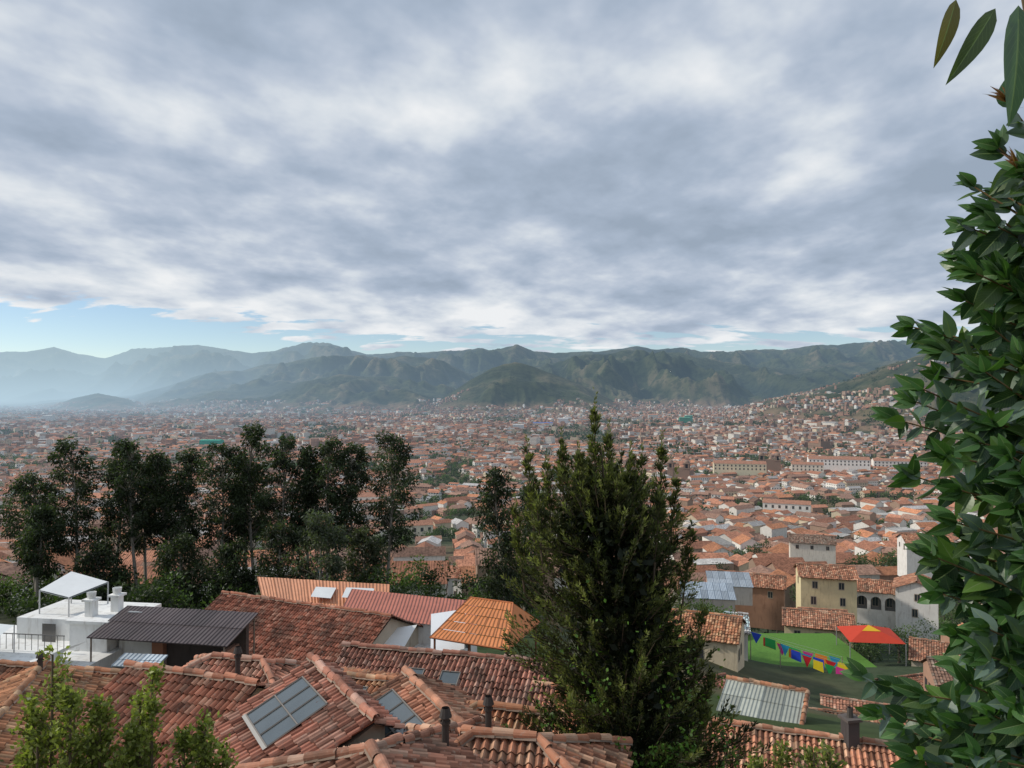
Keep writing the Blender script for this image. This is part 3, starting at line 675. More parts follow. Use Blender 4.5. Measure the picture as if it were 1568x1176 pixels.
def sapling():
    S = Soup()
    stem = [(1.62, 1.95, -1.75), (1.60, 1.95, -.9), (1.52, 1.93, -.2), (1.46, 1.92, .4), (1.38, 1.9, .85), (1.30, 1.85, 1.1)]
    for a, b in zip(stem[:-1], stem[1:]): S.tube(a, b, .014, .012, (.16, .12, .07), n=8)
    tips = [(1.26, .745, 1), (1.26, .57, 1), (1.27, .44, 0), (1.22, .32, 0), (1.18, .20, 0), (1.18, .12, 0), (1.10, .015, 0), (1.09, -.07, 0), (1.09, -.155, 0), (1.14, -.23, 0),
            (1.15, -.33, 0), (1.15, -.44, 0), (1.19, -.55, 0), (1.20, -.66, 0), (1.0, -.80, 0), (1.0, -.86, 0), (1.05, -.94, 0), (1.13, -.88, 0), (1.2, -.95, 0),
            (1.30, .66, 0), (1.31, .50, 0), (1.29, .36, 0), (1.25, .26, 0), (1.22, .06, 0), (1.17, -.02, 0), (1.18, -.12, 0), (1.22, -.26, 0), (1.22, -.38, 0), (1.22, -.48, 0), (1.26, -.6, 0), (1.22, -.75, 0), (1.15, -.98, 0),
            (1.1, -.80, 0), (1.16, -.85, 0), (1.2, -.80, 0), (1.25, -.90, 0), (1.3, -.72, 0), (1.24, -.70, 0), (1.3, -.85, 0), (1.1, -.98, 0), (1.25, -1.0, 0), (1.3, -.95, 0), (1.28, -.78, 0)]
    for k in range(74):
        zz = rng.uniform(-1.05, .60); tips.append((rng.uniform(1.21 if zz < .25 else 1.28, 1.40), zz, 0))
    for (tx, tz, red) in tips:
        ty = 1.9 + rng.uniform(-.14, .25)
        zi = tz - rng.uniform(.04, .2); sx = np.interp(zi, [-1.75, -.9, -.2, .4, .85], [1.62, 1.6, 1.52, 1.46, 1.38])
        A = np.array([sx, 1.93, zi]); B = np.array([tx, ty, tz]); L_ = np.linalg.norm(B - A); d = (B - A) / L_
        S.tube(A, B, .005, .002, (.20, .13, .06), n=5)
        n = max(2, int(L_ / .042))
        for i in range(n):
            t = (i + .5) / n; p = A + (B - A) * t
            for sgn in (-1, 1):
                if rng.random() < .1: continue
                side = unit(np.cross(d, [0, 1, 0])) * sgn
                dr = d * rng.uniform(.5, 1.0) + side * rng.uniform(.3, .9) + np.array([0, rng.uniform(-.8, .4), rng.uniform(-.85, .1)])
                nr = np.array([rng.normal(-.15, .45), -1 + rng.normal(0, .45), rng.uniform(.1, 1.4)])
                ln = rng.uniform(.070, .125) * (1.05 - .35 * t); wd = ln * rng.uniform(.26, .36)
                g = rng.random()
                c = np.array([.034, .084, .030]) if g < .52 else (np.array([.12, .185, .145]) if g < .80 else np.array([.095, .18, .035]))
                big_leaf(S, p, dr, nr, ln, wd, c * rng.uniform(.6, 1.3), rng.uniform(-.1, .45), rng.uniform(.05, .45))
        for k in range(5 if not red else 12):
            dr = d + rng.normal(0, .45, 3) + (np.array([0, 0, .5]) if red else 0)
            c = np.array([.30, .12, .05]) if red else np.array([.05, .12, .03]) * rng.uniform(.8, 1.5)
            big_leaf(S, B, dr, rng.normal(0, .5, 3) + np.array([0, -1, .5]), rng.uniform(.03, .065) if red else rng.uniform(.05, .085), .006 if red else .019, c, .2, .3)
    for (a, b, w, c) in [((.735, 1.2, .655), (.706, 1.2, .545), .017, (.16, .13, .035)), ((.80, 1.2, .640), (.722, 1.19, .515), .020, (.08, .12, .04)),
                         ((.838, 1.2, .645), (.826, 1.18, .445), .036, (.08, .15, .08)), ((.88, 1.22, .62), (.93, 1.2, .50), .022, (.05, .11, .04))]:
        a = np.array(a); b = np.array(b); big_leaf(S, a, b - a, (.2, -1, .2), np.linalg.norm(b - a), w, c, .12, .2)
    S.tube((.95, 1.3, .72), (.735, 1.2, .665), .005, .003, (.2, .13, .06))
    S.tube((1.3, 1.85, 1.1), (.95, 1.3, .72), .01, .005, (.2, .13, .06))
    return S.build('broadleaf_sapling')
sapling()

# ------------------------------------------------------------------ tiled houses in the foreground
TB = (.58, .26, .160)
def tiled_house(name, p0, p1, z, run, pitch=24, base=TB, hip=(0, 0), sky_l=(), sky_r=(), wall=(.55, .48, .38), depth=4., k=6, w=.21, L=.36, runr=None, sides=(1, 1)):
    S = Soup(); p0 = np.array([*p0, z], float); p1 = np.array([*p1, z], float)
    base = np.array(base) * rng.uniform(.88, 1.08) * np.array([1, rng.uniform(.95, 1.08), rng.uniform(.92, 1.15)])
    d = p1 - p0; Lg = np.linalg.norm(d); d /= Lg; ln = np.array([-d[1], d[0], 0]); pt = math.radians(pitch)
    rl = run; rr_ = run if runr is None else runr
    up = np.array([0, 0, 1.])
    for si, (sg, rn, sky) in enumerate(((1, rl, sky_l), (-1, rr_, sky_r))):
        if not sides[si]: continue
        o = ln * sg; sl = rn / math.cos(pt); ey = -o * math.cos(pt) + up * math.sin(pt)
        h0 = rn if hip[0] else 0; h1 = rn if hip[1] else 0
        E0 = p0 - ey * sl; E1 = p1 - ey * sl
        if sg > 0: O = E1; ex = -d; a0, a1 = h1, h0
        else: O = E0; ex = d; a0, a1 = h0, h1
        poly = [(-a0, 0), (Lg + a1, 0), (Lg, sl), (0, sl)]
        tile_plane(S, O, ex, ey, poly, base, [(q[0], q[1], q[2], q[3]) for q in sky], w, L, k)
        n = np.cross(ex, ey)
        bq = [O - ex * a0 - n * .09, O + ex * (Lg + a1) - n * .09, O + ex * Lg + ey * sl - n * .09, O + ey * sl - n * .09]
        S.quad(*bq, col=(.10, .07, .05), mat=WALL)
        for (s0, s1, t0, t1) in sky:
            G = lambda s, t, e=.075: O + ex * s + ey * t + n * e
            S.quad(G(s0, t0), G(s1, t0), G(s1, t1), G(s0, t1), col=(.10, .12, .13), mat=GLASS)
            S.quad(G(s0 - .05, t0 - .12, .11), G(s1 + .05, t0 - .12, .11), G(s1 + .05, t0, .11), G(s0 - .05, t0, .11), col=(.40, .38, .35), mat=PAINT)
            m = max(1, int((s1 - s0) / .75))
            for i in range(m + 1):
                s = s0 + (s1 - s0) * i / m
                S.tube(G(s, t0, .09), G(s, t1, .09), .028, .028, (.20, .18, .16), PAINT, 4)
            for t in (t0, t1, (t0 + t1) / 2): S.tube(G(s0, t, .095), G(s1, t, .095), .028, .028, (.20, .18, .16), PAINT, 4)
    for hi, (pe, sg) in enumerate(((p0, -1), (p1, 1))):
        if hip[hi]:
            sl = rl / math.cos(pt); o = d * sg; ey = -o * math.cos(pt) + up * math.sin(pt); ex = np.cross(up, o) 
            O = pe - ey * sl
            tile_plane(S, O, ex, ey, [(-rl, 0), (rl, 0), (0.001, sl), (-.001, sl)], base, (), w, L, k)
            dn = rl * math.tan(pt)
            for s2 in (-1, 1): cap_row(S, pe + o * rl + ln * s2 * rl - up * (dn - .06), pe + up * .06, np.array(base) * .95)
    cap_row(S, p0 + up * .06, p1 + up * .06, np.array(base) * .95, .11)
    i_ = .35; q0 = p0 - d * ((rl if hip[0] else 0) - i_); q1 = p1 + d * ((rl if hip[1] else 0) - i_)
    def zz(rn): return z - rn * math.tan(pt) - .12
    A = q0 + ln * (rl - i_); B = q1 + ln * (rl - i_); C = q1 - ln * (rr_ - i_); D = q0 - ln * (rr_ - i_)
    tl = zz(rl - i_); tr = zz(rr_ - i_)
    zb = min(tl, tr) - depth
    for (a, b, ta, tb) in ((A, B, tl, tl), (B, C, tl, tr), (C, D, tr, tr), (D, A, tr, tl)):
        S.quad((a[0], a[1], zb), (b[0], b[1], zb), (b[0], b[1], tb), (a[0], a[1], ta), col=wall, mat=WALL, uvm=True)
    for (a, b, pm, hp) in ((A, D, p0 + d * i_, hip[0]), (B, C, p1 - d * i_, hip[1])):
        if not hp: S.tris([[(a[0], a[1], tl), (b[0], b[1], tr), (pm[0], pm[1], z - .12)]], wall, WALL)
    return S.build(name)
# lower left cluster
tiled_house('tiled_roof_house', (-12.9, 24.6), (-7.9, 22.9), -9.0, 5.2, 25)
tiled_house('tiled_roof_house', (-17.4, 27.5), (-13.4, 15.5), -9.9, 4.0, 24)
tiled_house('tiled_roof_house', (-21.5, 30), (-14.5, 28.6), -10.9, 3.6, 22)
tiled_house('tiled_roof_house', (-6.4, 23.4), (-3.5, 18.9), -8.35, .75, 25, sky_r=[(1.0, 3.3, 2.9, 4.7)], runr=4.8)
tiled_house('tiled_roof_house', (-3.35, 22.9), (-1.2, 18.9), -8.6, 1.8, 25, sky_r=[(.7, 3.6, .1, 1.55)], runr=2.0)
tiled_house('tiled_roof_house', (-2.75, 14.4), (-2.3, 13.4), -6.95, 4.2, 24, hip=(1, 1))
tiled_house('tiled_roof_house', (-.9, 17.2), (.6, 17.0), -7.95, 2.1, 24, hip=(1, 1))
tiled_house('tiled_roof_house', (-1.0, 21.8), (1.2, 21.3), -9.2, 2.2, 23, hip=(1, 0))
tiled_house('tiled_roof_house', (-11.0, 27.0), (-9.0, 26.6), -9.6, 2.1, 26, hip=(1, 1))
tiled_house('tiled_roof_house', (-7.6, 33.2), (2.0, 31.0), -11.3, 3.9, 26, sky_r=[(1.2, 1.7, 1.8, 2.6), (3.3, 4.2, 2.0, 3.3), (5.0, 5.8, 2.0, 3.3)], base=(.46, .21, .135))
tiled_house('tiled_roof_house', (.9, 30.2), (3.2, 29.7), -11.9, 2.4, 24, base=(.72, .31, .15))
tiled_house('tiled_roof_house', (-8.2, 28.3), (-4.2, 27.2), -10.6, 2.4, 16, sky_r=[(.4, 1.4, 1., 1.9), (2.1, 3.2, 1., 1.9)], base=(.72, .31, .16))
tiled_house('tiled_roof_house', (-20.5, 52), (-7.6, 46.5), -14.0, 7.5, 24, base=(.56, .22, .125), k=4)
# lower right
tiled_house('tiled_roof_house', (7.4, 28.8), (14.3, 26.4), -12.7, 4.6, 22, base=(.66, .29, .16))
for (a, b, z, r) in [((18, 72), (25, 69), -27.3, 4.0), ((24.5, 62), (32, 60), -26.4, 3.6), ((31, 74), (38, 71), -30.2, 3.6), ((43, 82), (50, 84), -31.5, 4.0), ((40, 64), (47, 61), -27.0, 4.0), ((54, 100), (61, 96), -33.0, 4.0), ((12, 60), (18, 62), -23.6, 4.0)]:
    tiled_house('tiled_roof_house', a, b, z, r, 23, k=3, w=.3, base=np.array(TB) * rng.uniform(.7, 1.0))
tiled_house('tiled_roof_house', (30, 52), (27, 44), -23.6, 3.8, 22, k=4, w=.27)
tiled_house('tiled_roof_house', (19.5, 39), (24, 36), -18.6, 3.2, 22, k=4, w=.27)

# ------------------------------------------------------------------ mid-distance plaster houses
def window(S, c, d, n, w=1., h=1.3, frame=(.45, .38, .30)):
    c, d, n = (np.array(v, float) for v in (c, d, n)); u = np.array([0, 0, 1.])
    q = lambda sx, sz, e: c + d * sx + u * sz + n * e
    S.quad(q(-w / 2, -h / 2, .03), q(w / 2, -h / 2, .03), q(w / 2, h / 2, .03), q(-w / 2, h / 2, .03), (.04, .045, .05), GLASS)
    for (x0, x1, z0, z1) in ((-w / 2 - .08, w / 2 + .08, h / 2, h / 2 + .1), (-w / 2 - .08, w / 2 + .08, -h / 2 - .12, -h / 2), (-w / 2 - .08, -w / 2, -h / 2, h / 2), (w / 2, w / 2 + .08, -h / 2, h / 2), (-.03, .03, -h / 2, h / 2)):
        S.quad(q(x0, z0, .06), q(x1, z0, .06), q(x1, z1, .06), q(x0, z1, .06), frame, PAINT)
def plaster_house(name, cx, cy, ztop, l, w, ang, h, wall, pitch=22, base=(.55, .25, .15), wins=3, floors=2, arcade=False, ww=.8):
    """ztop = ridge height"""
    S = Soup(); ang = rad(ang); d = np.array([math.cos(ang), math.sin(ang), 0]); n = np.array([math.sin(ang), -math.cos(ang), 0])
    c = np.array([cx, cy, 0.]); pt = rad(pitch); run = w / 2 + .5
    zt = ztop - run * math.tan(pt) + .25
    for (o, a, ln, nw) in ((n, d, l, wins), (-d, n, w, max(1, wins - 1)), (d, -n, w, 1), (-n, -d, l, 1)):
        off = w / 2 if abs(np.dot(o, n)) > .5 else l / 2
        m = c + o * off
        if arcade and o is n:
            nb = 5; bw = ln / nb; ah = 2.3; sp = 3.3; zf = zt - sp
            P0 = m - a * ln / 2; U = np.array([0, 0, 1.])
            S.quad(P0 + U * (zf - h), P0 + a * ln + U * (zf - h), P0 + a * ln + U * zf, P0 + U * zf, wall, WALL)
            for i in range(nb):
                x0 = i * bw; pr = .28; r = bw / 2 - pr; cxn = x0 + bw / 2; spring = zf + ah - r
                G = lambda s, zz: P0 + a * s + U * zz
                for (s0, s1) in ((x0, x0 + pr), (x0 + bw - pr, x0 + bw)): S.quad(G(s0, zf), G(s1, zf), G(s1, zt), G(s0, zt), wall, WALL)
                th = np.linspace(math.pi, 0, 9)
                for j in range(8):
                    sA, zA = cxn + r * math.cos(th[j]), spring + r * math.sin(th[j]); sB, zB = cxn + r * math.cos(th[j + 1]), spring + r * math.sin(th[j + 1])
                    S.quad(G(sA, zA), G(sB, zB), G(sB, zt), G(sA, zt), wall, WALL)
            bk = -n * 1.6
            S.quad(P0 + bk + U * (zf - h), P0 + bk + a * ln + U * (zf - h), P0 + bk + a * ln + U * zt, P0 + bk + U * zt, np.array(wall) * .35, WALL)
            for i in range(nb): window(S, P0 + bk + a * (i + .5) * bw + U * (zf + 1.2), a, n, .9, 1.8)
            continue
        A = m - a * ln / 2; B = m + a * ln / 2
        S.quad((A[0], A[1], zt - h - 3), (B[0], B[1], zt - h - 3), (B[0], B[1], zt), (A[0], A[1], zt), wall, WALL, True)
        for fl in range(floors):
            for i in range(nw):
                if rng.random() < .15: continue
                t = (i + .5) / nw * ln - ln / 2 + rng.normal(0, .15)
                window(S, (m[0] + a[0] * t, m[1] + a[1] * t, zt - 1.45 - fl * 2.7), a, o, ww, 1.1 if fl == 0 else 1.3)
    for sg in (-1, 1):
        e = c + d * sg * l / 2
        S.tris([[e + n * w / 2 + np.array([0, 0, zt]), e - n * w / 2 + np.array([0, 0, zt]), e + np.array([0, 0, ztop])]], wall, WALL)
    gable_tiles(S, (cx, cy), ang, l + .8, run, ztop + .1, pt, base)
    return S.build(name)
CREAM = (.74, .63, .38); WHITE = (.80, .77, .72)
plaster_house('cream_plaster_house', 55.5, 130, -30.2, 9, 6.5, -14, 6.5, CREAM, wins=2)
plaster_house('arcaded_house', 64.6, 136, -34.2, 11.5, 6, -22, 3.5, WHITE, arcade=True)
plaster_house('white_plaster_house', 72.0, 130.5, -32.4, 7.5, 6.5, 60, 6.5, WHITE, wins=2)
plaster_house('cream_plaster_house', 47.0, 113, -33.4, 9.5, 6.5, -20, 6.0, CREAM, wins=3)
plaster_house('white_plaster_house', 107, 190, -36.2, 11, 8, -12, 7, WHITE, wins=3, floors=1)
plaster_house('white_plaster_house', 94, 230, -44, 13, 8, -18, 8, (.76, .70, .6), wins=3, floors=1, base=(.36, .23, .17))
plaster_house('white_plaster_house', -12, 180, -42.4, 8.5, 7, -28, 5, WHITE, wins=3, base=(.58, .24, .14))
plaster_house('brick_house', 46, 144, -35.0, 14, 7, -22, 5, (.42, .24, .16), wins=3, floors=1)
plaster_house('adobe_house', 52, 123, -36.0, 7, 5, -14, 4, (.35, .22, .15), wins=2, floors=1)

def sheet_shed(name, cx, cy, z, l, w, ang, tilt, h, col, wall, post=False, trim=None):
    S = Soup(); ang = rad(ang); d = np.array([math.cos(ang), math.sin(ang), 0]); n = np.array([-math.sin(ang), math.cos(ang), 0]); U = np.array([0, 0, 1.]); c = np.array([cx, cy, z])
    dz = w * math.tan(rad(tilt)) / 2
    q = [c - d * l / 2 - n * w / 2 - U * dz, c + d * l / 2 - n * w / 2 - U * dz, c + d * l / 2 + n * w / 2 + U * dz, c - d * l / 2 + n * w / 2 + U * dz]
    nx = max(2, int(l / 1.1)); ny = 2
    def G(s, t, e=0): return q[0] + (q[1] - q[0]) * s + (q[3] - q[0]) * t + U * e
    for i in range(nx):
        for j in range(ny):
            e = .012 * ((i % 2) + 2 * j)
            S.quad(G(i / nx, j / ny, e), G((i + 1) / nx, j / ny, e), G((i + 1) / nx, (j + 1) / ny, e), G(i / nx, (j + 1) / ny, e), col=np.array(col) * rng.uniform(.7, 1.2), mat=CORR, uvm=True)
    S.quad(*[v - U * .06 for v in q[::-1]], col=np.array(col) * .6, mat=CORR, uvm=True)
    for i in range(4): S.quad(q[i] - U * .06, q[(i + 1) % 4] - U * .06, q[(i + 1) % 4], q[i], np.array(col) * .8, PAINT)
    ins = [v + (c - v) * .05 for v in q]
    if post:
        for v in ins: S.tube((v[0], v[1], v[2] - .06), (v[0], v[1], z - h), .05, .05, (.25, .2, .16), PAINT)
    else:
        for i in range(4):
            a, b = ins[i], ins[(i + 1) % 4]
            S.quad((a[0], a[1], z - h), (b[0], b[1], z - h), b - U * .1, a - U * .1, wall, WALL, True)
    if trim: cap_row(S, q[3] + U * .08, q[2] + U * .08, trim, .16); cap_row(S, q[1] + U * .08, q[2] + U * .08, trim, .14)
    return S.build(name)
sheet_shed('corrugated_roof_building', 17.0, 50, -20.8, 5.4, 3.6, -28, 14, 5, (.36, .38, .33), (.38, .22, .15), trim=(.55, .24, .13))
sheet_shed('metal_roof_shed', 33.5, 126, -33.5, 9, 6, -10, 12, 4, (.34, .40, .46), (.5, .45, .4))
sheet_shed('metal_roof_shed', 40.5, 137, -34.3, 8, 6, -10, 12, 4, (.36, .41, .46), (.6, .55, .5))
sheet_shed('dark_corrugated_roof', -19.4, 42.2, -13.2, 8.6, 3.3, -10, 14, 2.2, (.075, .055, .055), (.12, .09, .07), post=True)
S = Soup(); S.box((-19.4, 43.4, -20), (8.2, .3, 6.6), rad(-10), (.10, .08, .07)); S.box((-16.0, 42.4, -20), (.3, 2.6, 5.6), rad(-10), (.35, .2, .14)); S.box((-19.4, 42.0, -20), (7.6, 2.6, 3.6), rad(-10), (.5, .48, .44)); S.build('covered_patio_walls')
sheet_shed('lean_to_shed', -20.2, 39.9, -14.4, 2.6, 1.1, -8, 14, 3, (.45, .52, .58), (.14, .1, .09))
def pavilion():
    S = Soup(); cx, cy, zt = -1.5, 43.5, -12.4; U = np.array([0, 0, 1.]); a = rad(-25); d = np.array([math.cos(a), math.sin(a), 0]); n = np.array([-d[1], d[0], 0]); c = np.array([cx, cy, zt])
    r0, r1 = c - d * 1.6 + n * .9, c + d * 1.3 + n * .9
    col = (.62, .22, .075)
    A, B, C, D = c - d * 2.5 - n * 2.3 - U * 1.6, c + d * 2.5 - n * 2.3 - U * 1.6, c + d * 2.5 + n * 2.2 - U * 1.3, c - d * 2.5 + n * 2.2 - U * 1.3
    def tiles(P, Q, R2, R1, nn):
        for i in range(nn):
            for j in range(5):
                f = lambda s, t: (P + (Q - P) * s) * (1 - t) + (R1 + (R2 - R1) * s) * t
                e = U * .02; lo = U * .05
                S.quad(f(i / nn, j / 5) + lo, f((i + 1) / nn, j / 5) + lo, f((i + 1) / nn, (j + 1) / 5) + e, f(i / nn, (j + 1) / 5) + e, np.array(col) * rng.uniform(.93, 1.05), CORR, True)
    tiles(A, B, r1, r0, 5); tiles(C, D, r0, r1, 5)
    S.tris([[B, C, r1], [D, A, r0]], col, PAINT)
    for (p, q) in ((A, B), (B, C), (C, D), (D, A), (r0, r1), (B, r1), (A, r0)): S.tube(p, q, .06, .06, (.45, .15, .06), PAINT, 4)
    for v in (A, B, C, D, (A + B) / 2):
        w = v + (c - v) * .08; S.tube((w[0], w[1], v[2] + .1), (w[0], w[1], -17.5), .07, .07, (.22, .10, .06), PAINT)
    S.box((cx, cy + .6, -17.8), (4.2, 3, 1.6), a, (.25, .10, .07), WALL)
    S.box((cx, cy - 1.6, -17.8), (4.6, .1, 1.9), a, (.30, .16, .10), WALL)
    S.build('orange_roof_pavilion')
pavilion()
def white_terrace():
    S = Soup(); W = (.80, .80, .78); g = (.05, .055, .06)
    a = rad(-8)
    S.box((-29.5, 44.5, -22), (13, 6, 7.0), a, W); S.box((-26.8, 46.8, -22), (7, 4, 8.3), a, W); S.box((-32, 43.2, -22), (7, 5, 6.2), a, W)
    S.box((-24.6, 44.6, -22), (2.4, 3.2, 8.6), a, W); S.box((-24.6, 44.6, -13.39), (2.7, 3.5, .18), a, W)
    S.box((-21.9, 44.9, -22), (2.4, 3, 8.3), a, W); S.box((-20.6, 44.6, -22), (.7, 3, 8.0), a, (.42, .2, .12))
    for (x, y) in ((-25.2, 44), (-24.2, 45)):
        S.box((x, y, -13.2), (.5, .5, .9), a, W); S.box((x, y, -12.3), (.75, .75, .12), a, W)
        S.tube((x, y, -12.2), (x, y, -11.8), .22, .28, W, WALL, 8)
    q = [(-29.6, 46, -12.2), (-27.4, 45.4, -12.5), (-26.2, 47.6, -12.1), (-29.0, 48.3, -11.6)]
    S.quad(*q, col=(.78, .8, .8), mat=PAINT); S.quad(*[(v[0], v[1], v[2] - .1) for v in q[::-1]], col=(.4, .42, .42), mat=PAINT)
    for v in q: S.tube(v, (v[0], v[1], -15), .05, .05, (.5, .5, .5), PAINT, 4)
    q = [(-34.5, 41.5, -13.7), (-29.2, 40.8, -13.9), (-29.0, 42.8, -13.4), (-34.2, 43.6, -13.2)]
    S.quad(*q, col=(.72, .76, .76), mat=PAINT)
    for v in q: S.tube(v, (v[0], v[1], -16), .04, .04, (.4, .4, .4), PAINT, 4)
    S.quad((-29, 40.9, -16.0), (-24.6, 40.3, -13.9), (-24.0, 41.4, -13.9), (-28.4, 42.1, -16.0), (.80, .81, .80), PAINT)
    S.quad((-29, 40.9, -16.5), (-24.6, 40.3, -16.5), (-24.6, 40.3, -13.9), (-29, 40.9, -16.0), W, WALL)
    S.box((-25.8, 40.4, -20), (5.0, .8, 4.9), a, W)
    for (x0, x1) in ((-27.5, -26.2), (-25.9, -24.8), (-24.6, -23.8)):
        yy = lambda x: 39.90 - math.tan(math.radians(8)) * (x + 25.8) 
        S.quad((x0, yy(x0), -17.0), (x1, yy(x1), -17.0), (x1, yy(x1), -15.5), (x0, yy(x0), -15.5), g, GLASS)
    yf = lambda x: 40.6 - math.tan(math.radians(8)) * (x + 32)
    for x in (-34.5, -33.2, -31.9, -30.6): S.quad((x, yf(x), -17.4), (x + .8, yf(x + .8), -17.4), (x + .8, yf(x + .8), -16.2), (x, yf(x), -16.2), g, GLASS)
    # doors, planters, parapet cap, pipes on the terrace
    S.quad((-28.6, 44.72, -13.95 - 1.9), (-27.7, 44.6, -15.85), (-27.7, 44.6, -13.9), (-28.6, 44.72, -13.9), (.10, .09, .08), GLASS)
    for (x, y) in ((-31, 41.9), (-29.6, 41.6), (-33, 42.0)): S.box((x, y, -15.8), (.5, .4, .5), a, (.4, .16, .09)); clump(S, (x, y, -15.1), .35, 70, .14, .05, (.06, .11, .03))
    S.box((-22.4, 44, -13.7), (.9, .7, .8), a, (.35, .36, .37))
    for x in np.linspace(-33, -26, 18): S.tube((x, 43.2 - .14 * (x + 30), -14.9), (x, 43.2 - .14 * (x + 30), -14.0), .02, .02, (.08, .08, .08), PAINT, 4)
    S.tube((-33, 43.6, -14.0), (-26, 42.7, -14.0), .03, .03, (.08, .08, .08), PAINT, 4)
    S.build('white_terrace_house')
    S = Soup(); S.box((-7.5, 53, -22), (9, 5, 6.4), -.2, (.78, .77, .74)); S.box((-6.6, 49, -22), (6, 5, 5.0), -.3, (.80, .80, .78))
    S.quad((-12, 51, -15.2), (-2.6, 49.2, -15.7), (-2.4, 53, -14.9), (-12, 55, -14.5), (.45, .15, .10), CORR, True)
    for i in range(6):
        x = -10.6 + i * 1.3; y = 50.93 - .2 * (x + 7.9) ; S.quad((x, y, -17.2), (x + 1.1, y - .22, -17.2), (x + 1.1, y - .22, -15.9), (x, y, -15.9), (.10, .13, .14), GLASS)
    S.quad((-4.9, 44.2, -15.6), (-2.9, 44.6, -15.4), (-3.1, 49.5, -14.4), (-5.4, 49, -14.6), (.75, .77, .78), PAINT)
    S.quad((-9.3, 43.5, -16.8), (-7.3, 44.4, -16.6), (-6.2, 48, -15.0), (-8.4, 47.6, -15.2), (.75, .76, .74), PAINT)
    S.build('white_veranda_house')
white_terrace()
S = Soup()
for i in range(8):
    f = lambda s, A, B: np.array(A) * (1 - s) + np.array(B) * s
    e = np.array([0, 0, .015 * (i % 2)])
    a0, a1 = i / 8, (i + 1) / 8
    S.quad(f(a0, (-19, 56, -15.8), (-9, 53.5, -15.9)) + e, f(a1, (-19, 56, -15.8), (-9, 53.5, -15.9)) + e, f(a1, (-20.5, 59, -14.6), (-9.5, 57, -14.7)) + e, f(a0, (-20.5, 59, -14.6), (-9.5, 57, -14.7)) + e, np.array((.60, .25, .125)) * rng.uniform(.8, 1.1), CORR, True)
for (x, y, w) in ((-15.2, 55.4, 1.6), (-12.8, 55.2, 2.2)): S.quad((x, y, -15.2), (x + w, y - .3, -15.25), (x + w, y + 1.4, -14.9), (x, y + 1.5, -14.85), (.7, .72, .72), PAINT)
S.box((-14.5, 57.3, -22), (9.5, 3, 5.9), -.2, (.6, .55, .45)); S.build('orange_sheet_roof_house')
for (x, y, z) in [(-9.1, 24.4, -9.6), (-17.0, 26.5, -10.5), (-1.5, 16.6, -8.3), (-.6, 18.7, -8.9)]:
    S = Soup(); S.tube((x, y, z), (x, y, z + 1.1), .085, .085, (.07, .06, .055), PAINT, 10); S.tube((x, y, z + 1.05), (x, y, z + 1.25), .15, .09, (.07, .06, .055), PAINT, 10)
    S.tube((x, y, z + .9), (x, y, z + .96), .12, .12, (.07, .06, .055), PAINT, 10); S.build('chimney_pipe')
S = Soup(); S.box((12.4, 27.0, -13.8), (.45, .45, 1.9), .2, (.10, .09, .09)); S.box((12.4, 27.0, -11.9), (.6, .6, .1), .2, (.14, .12, .11)); S.tube((12.4, 27, -11.8), (12.4, 27, -11.45), .12, .1, (.1, .09, .08), PAINT, 8); S.build('rooftop_chimney')

# garden: lawn, bunting, red canopy
S = Soup(); 
lx = np.linspace(29, 47, 19); ly = np.linspace(84, 108, 22); LX, LY = np.meshgrid(lx, ly); LZ = np.full(LX.shape, -35.0)
S.quads(np.stack([np.stack([LX[:-1, :-1], LY[:-1, :-1], LZ[:-1, :-1]], -1), np.stack([LX[:-1, 1:], LY[:-1, 1:], LZ[:-1, 1:]], -1), np.stack([LX[1:, 1:], LY[1:, 1:], LZ[1:, 1:]], -1), np.stack([LX[1:, :-1], LY[1:, :-1], LZ[1:, :-1]], -1)], -2), None, (.10, .22, .035), GRASS)
S.box((38, 96, -42), (18, 24, 6.99), 0, (.12, .10, .06), WALL)
S.build('garden_lawn')
S = Soup(); pal = [(.03, .08, .60), (.8, .03, .04), (.95, .72, .03), (.04, .45, .10), (.8, .06, .35), (.9, .28, .03), (.04, .40, .65)]
for r in range(3):
    A = np.array([31.5 + r * 1.0, 97 - r * 2.6, -31.2 + r * .1]); B = np.array([42.0, 93.5 - r * 2.2, -33.3])
    for i in range(7):
        t0 = i / 7; p = A + (B - A) * t0; q = A + (B - A) * (t0 + .125); sg = -.6 * 4 * t0 * (1 - t0)
        p = p + [0, 0, sg]; q = q + [0, 0, sg]; col = pal[(i + r * 3) % 7]
        if (i + r) % 2: S.quad(p - [0, 0, 1.1], q - [0, .2, 1.15], q, p, col, CLOTH)
        else: S.tris([[p, q, (p + q) / 2 - [0, 0, 1.4]]], col, CLOTH)
    S.tube(A, B - [0, 0, .0], .015, .015, (.5, .5, .5), PAINT, 3)
for p in ((31.5, 97, -31.2), (42, 93.5, -33.3), (33.5, 91.8, -31.0), (42, 89.1, -33.3)): S.tube((p[0], p[1], -35.2), p, .06, .05, (.3, .25, .2), PAINT)
S.build('festival_bunting')
S = Soup(); c = np.array([48.5, 100, -32.2])
q = [c + v for v in (np.array([-3.6, -2.4, -.6]), np.array([3.4, -3.2, -.6]), np.array([4, 2.2, -.2]), np.array([-3, 3, -.2]))]; ap = c + [0, 0, .9]
for i in range(4): S.tris([[q[i], q[(i + 1) % 4], ap]], (.55, .06, .03), CLOTH); S.tube(q[i], (q[i][0], q[i][1], -36), .06, .06, (.3, .3, .3), PAINT)
S.tris([[q[0] * .35 + ap * .65 + [0, -.02, .03], q[1] * .35 + ap * .65 + [0, -.02, .03], ap + [0, -.02, .05]]], (.75, .45, .03), CLOTH); S.build('red_canopy_tent')

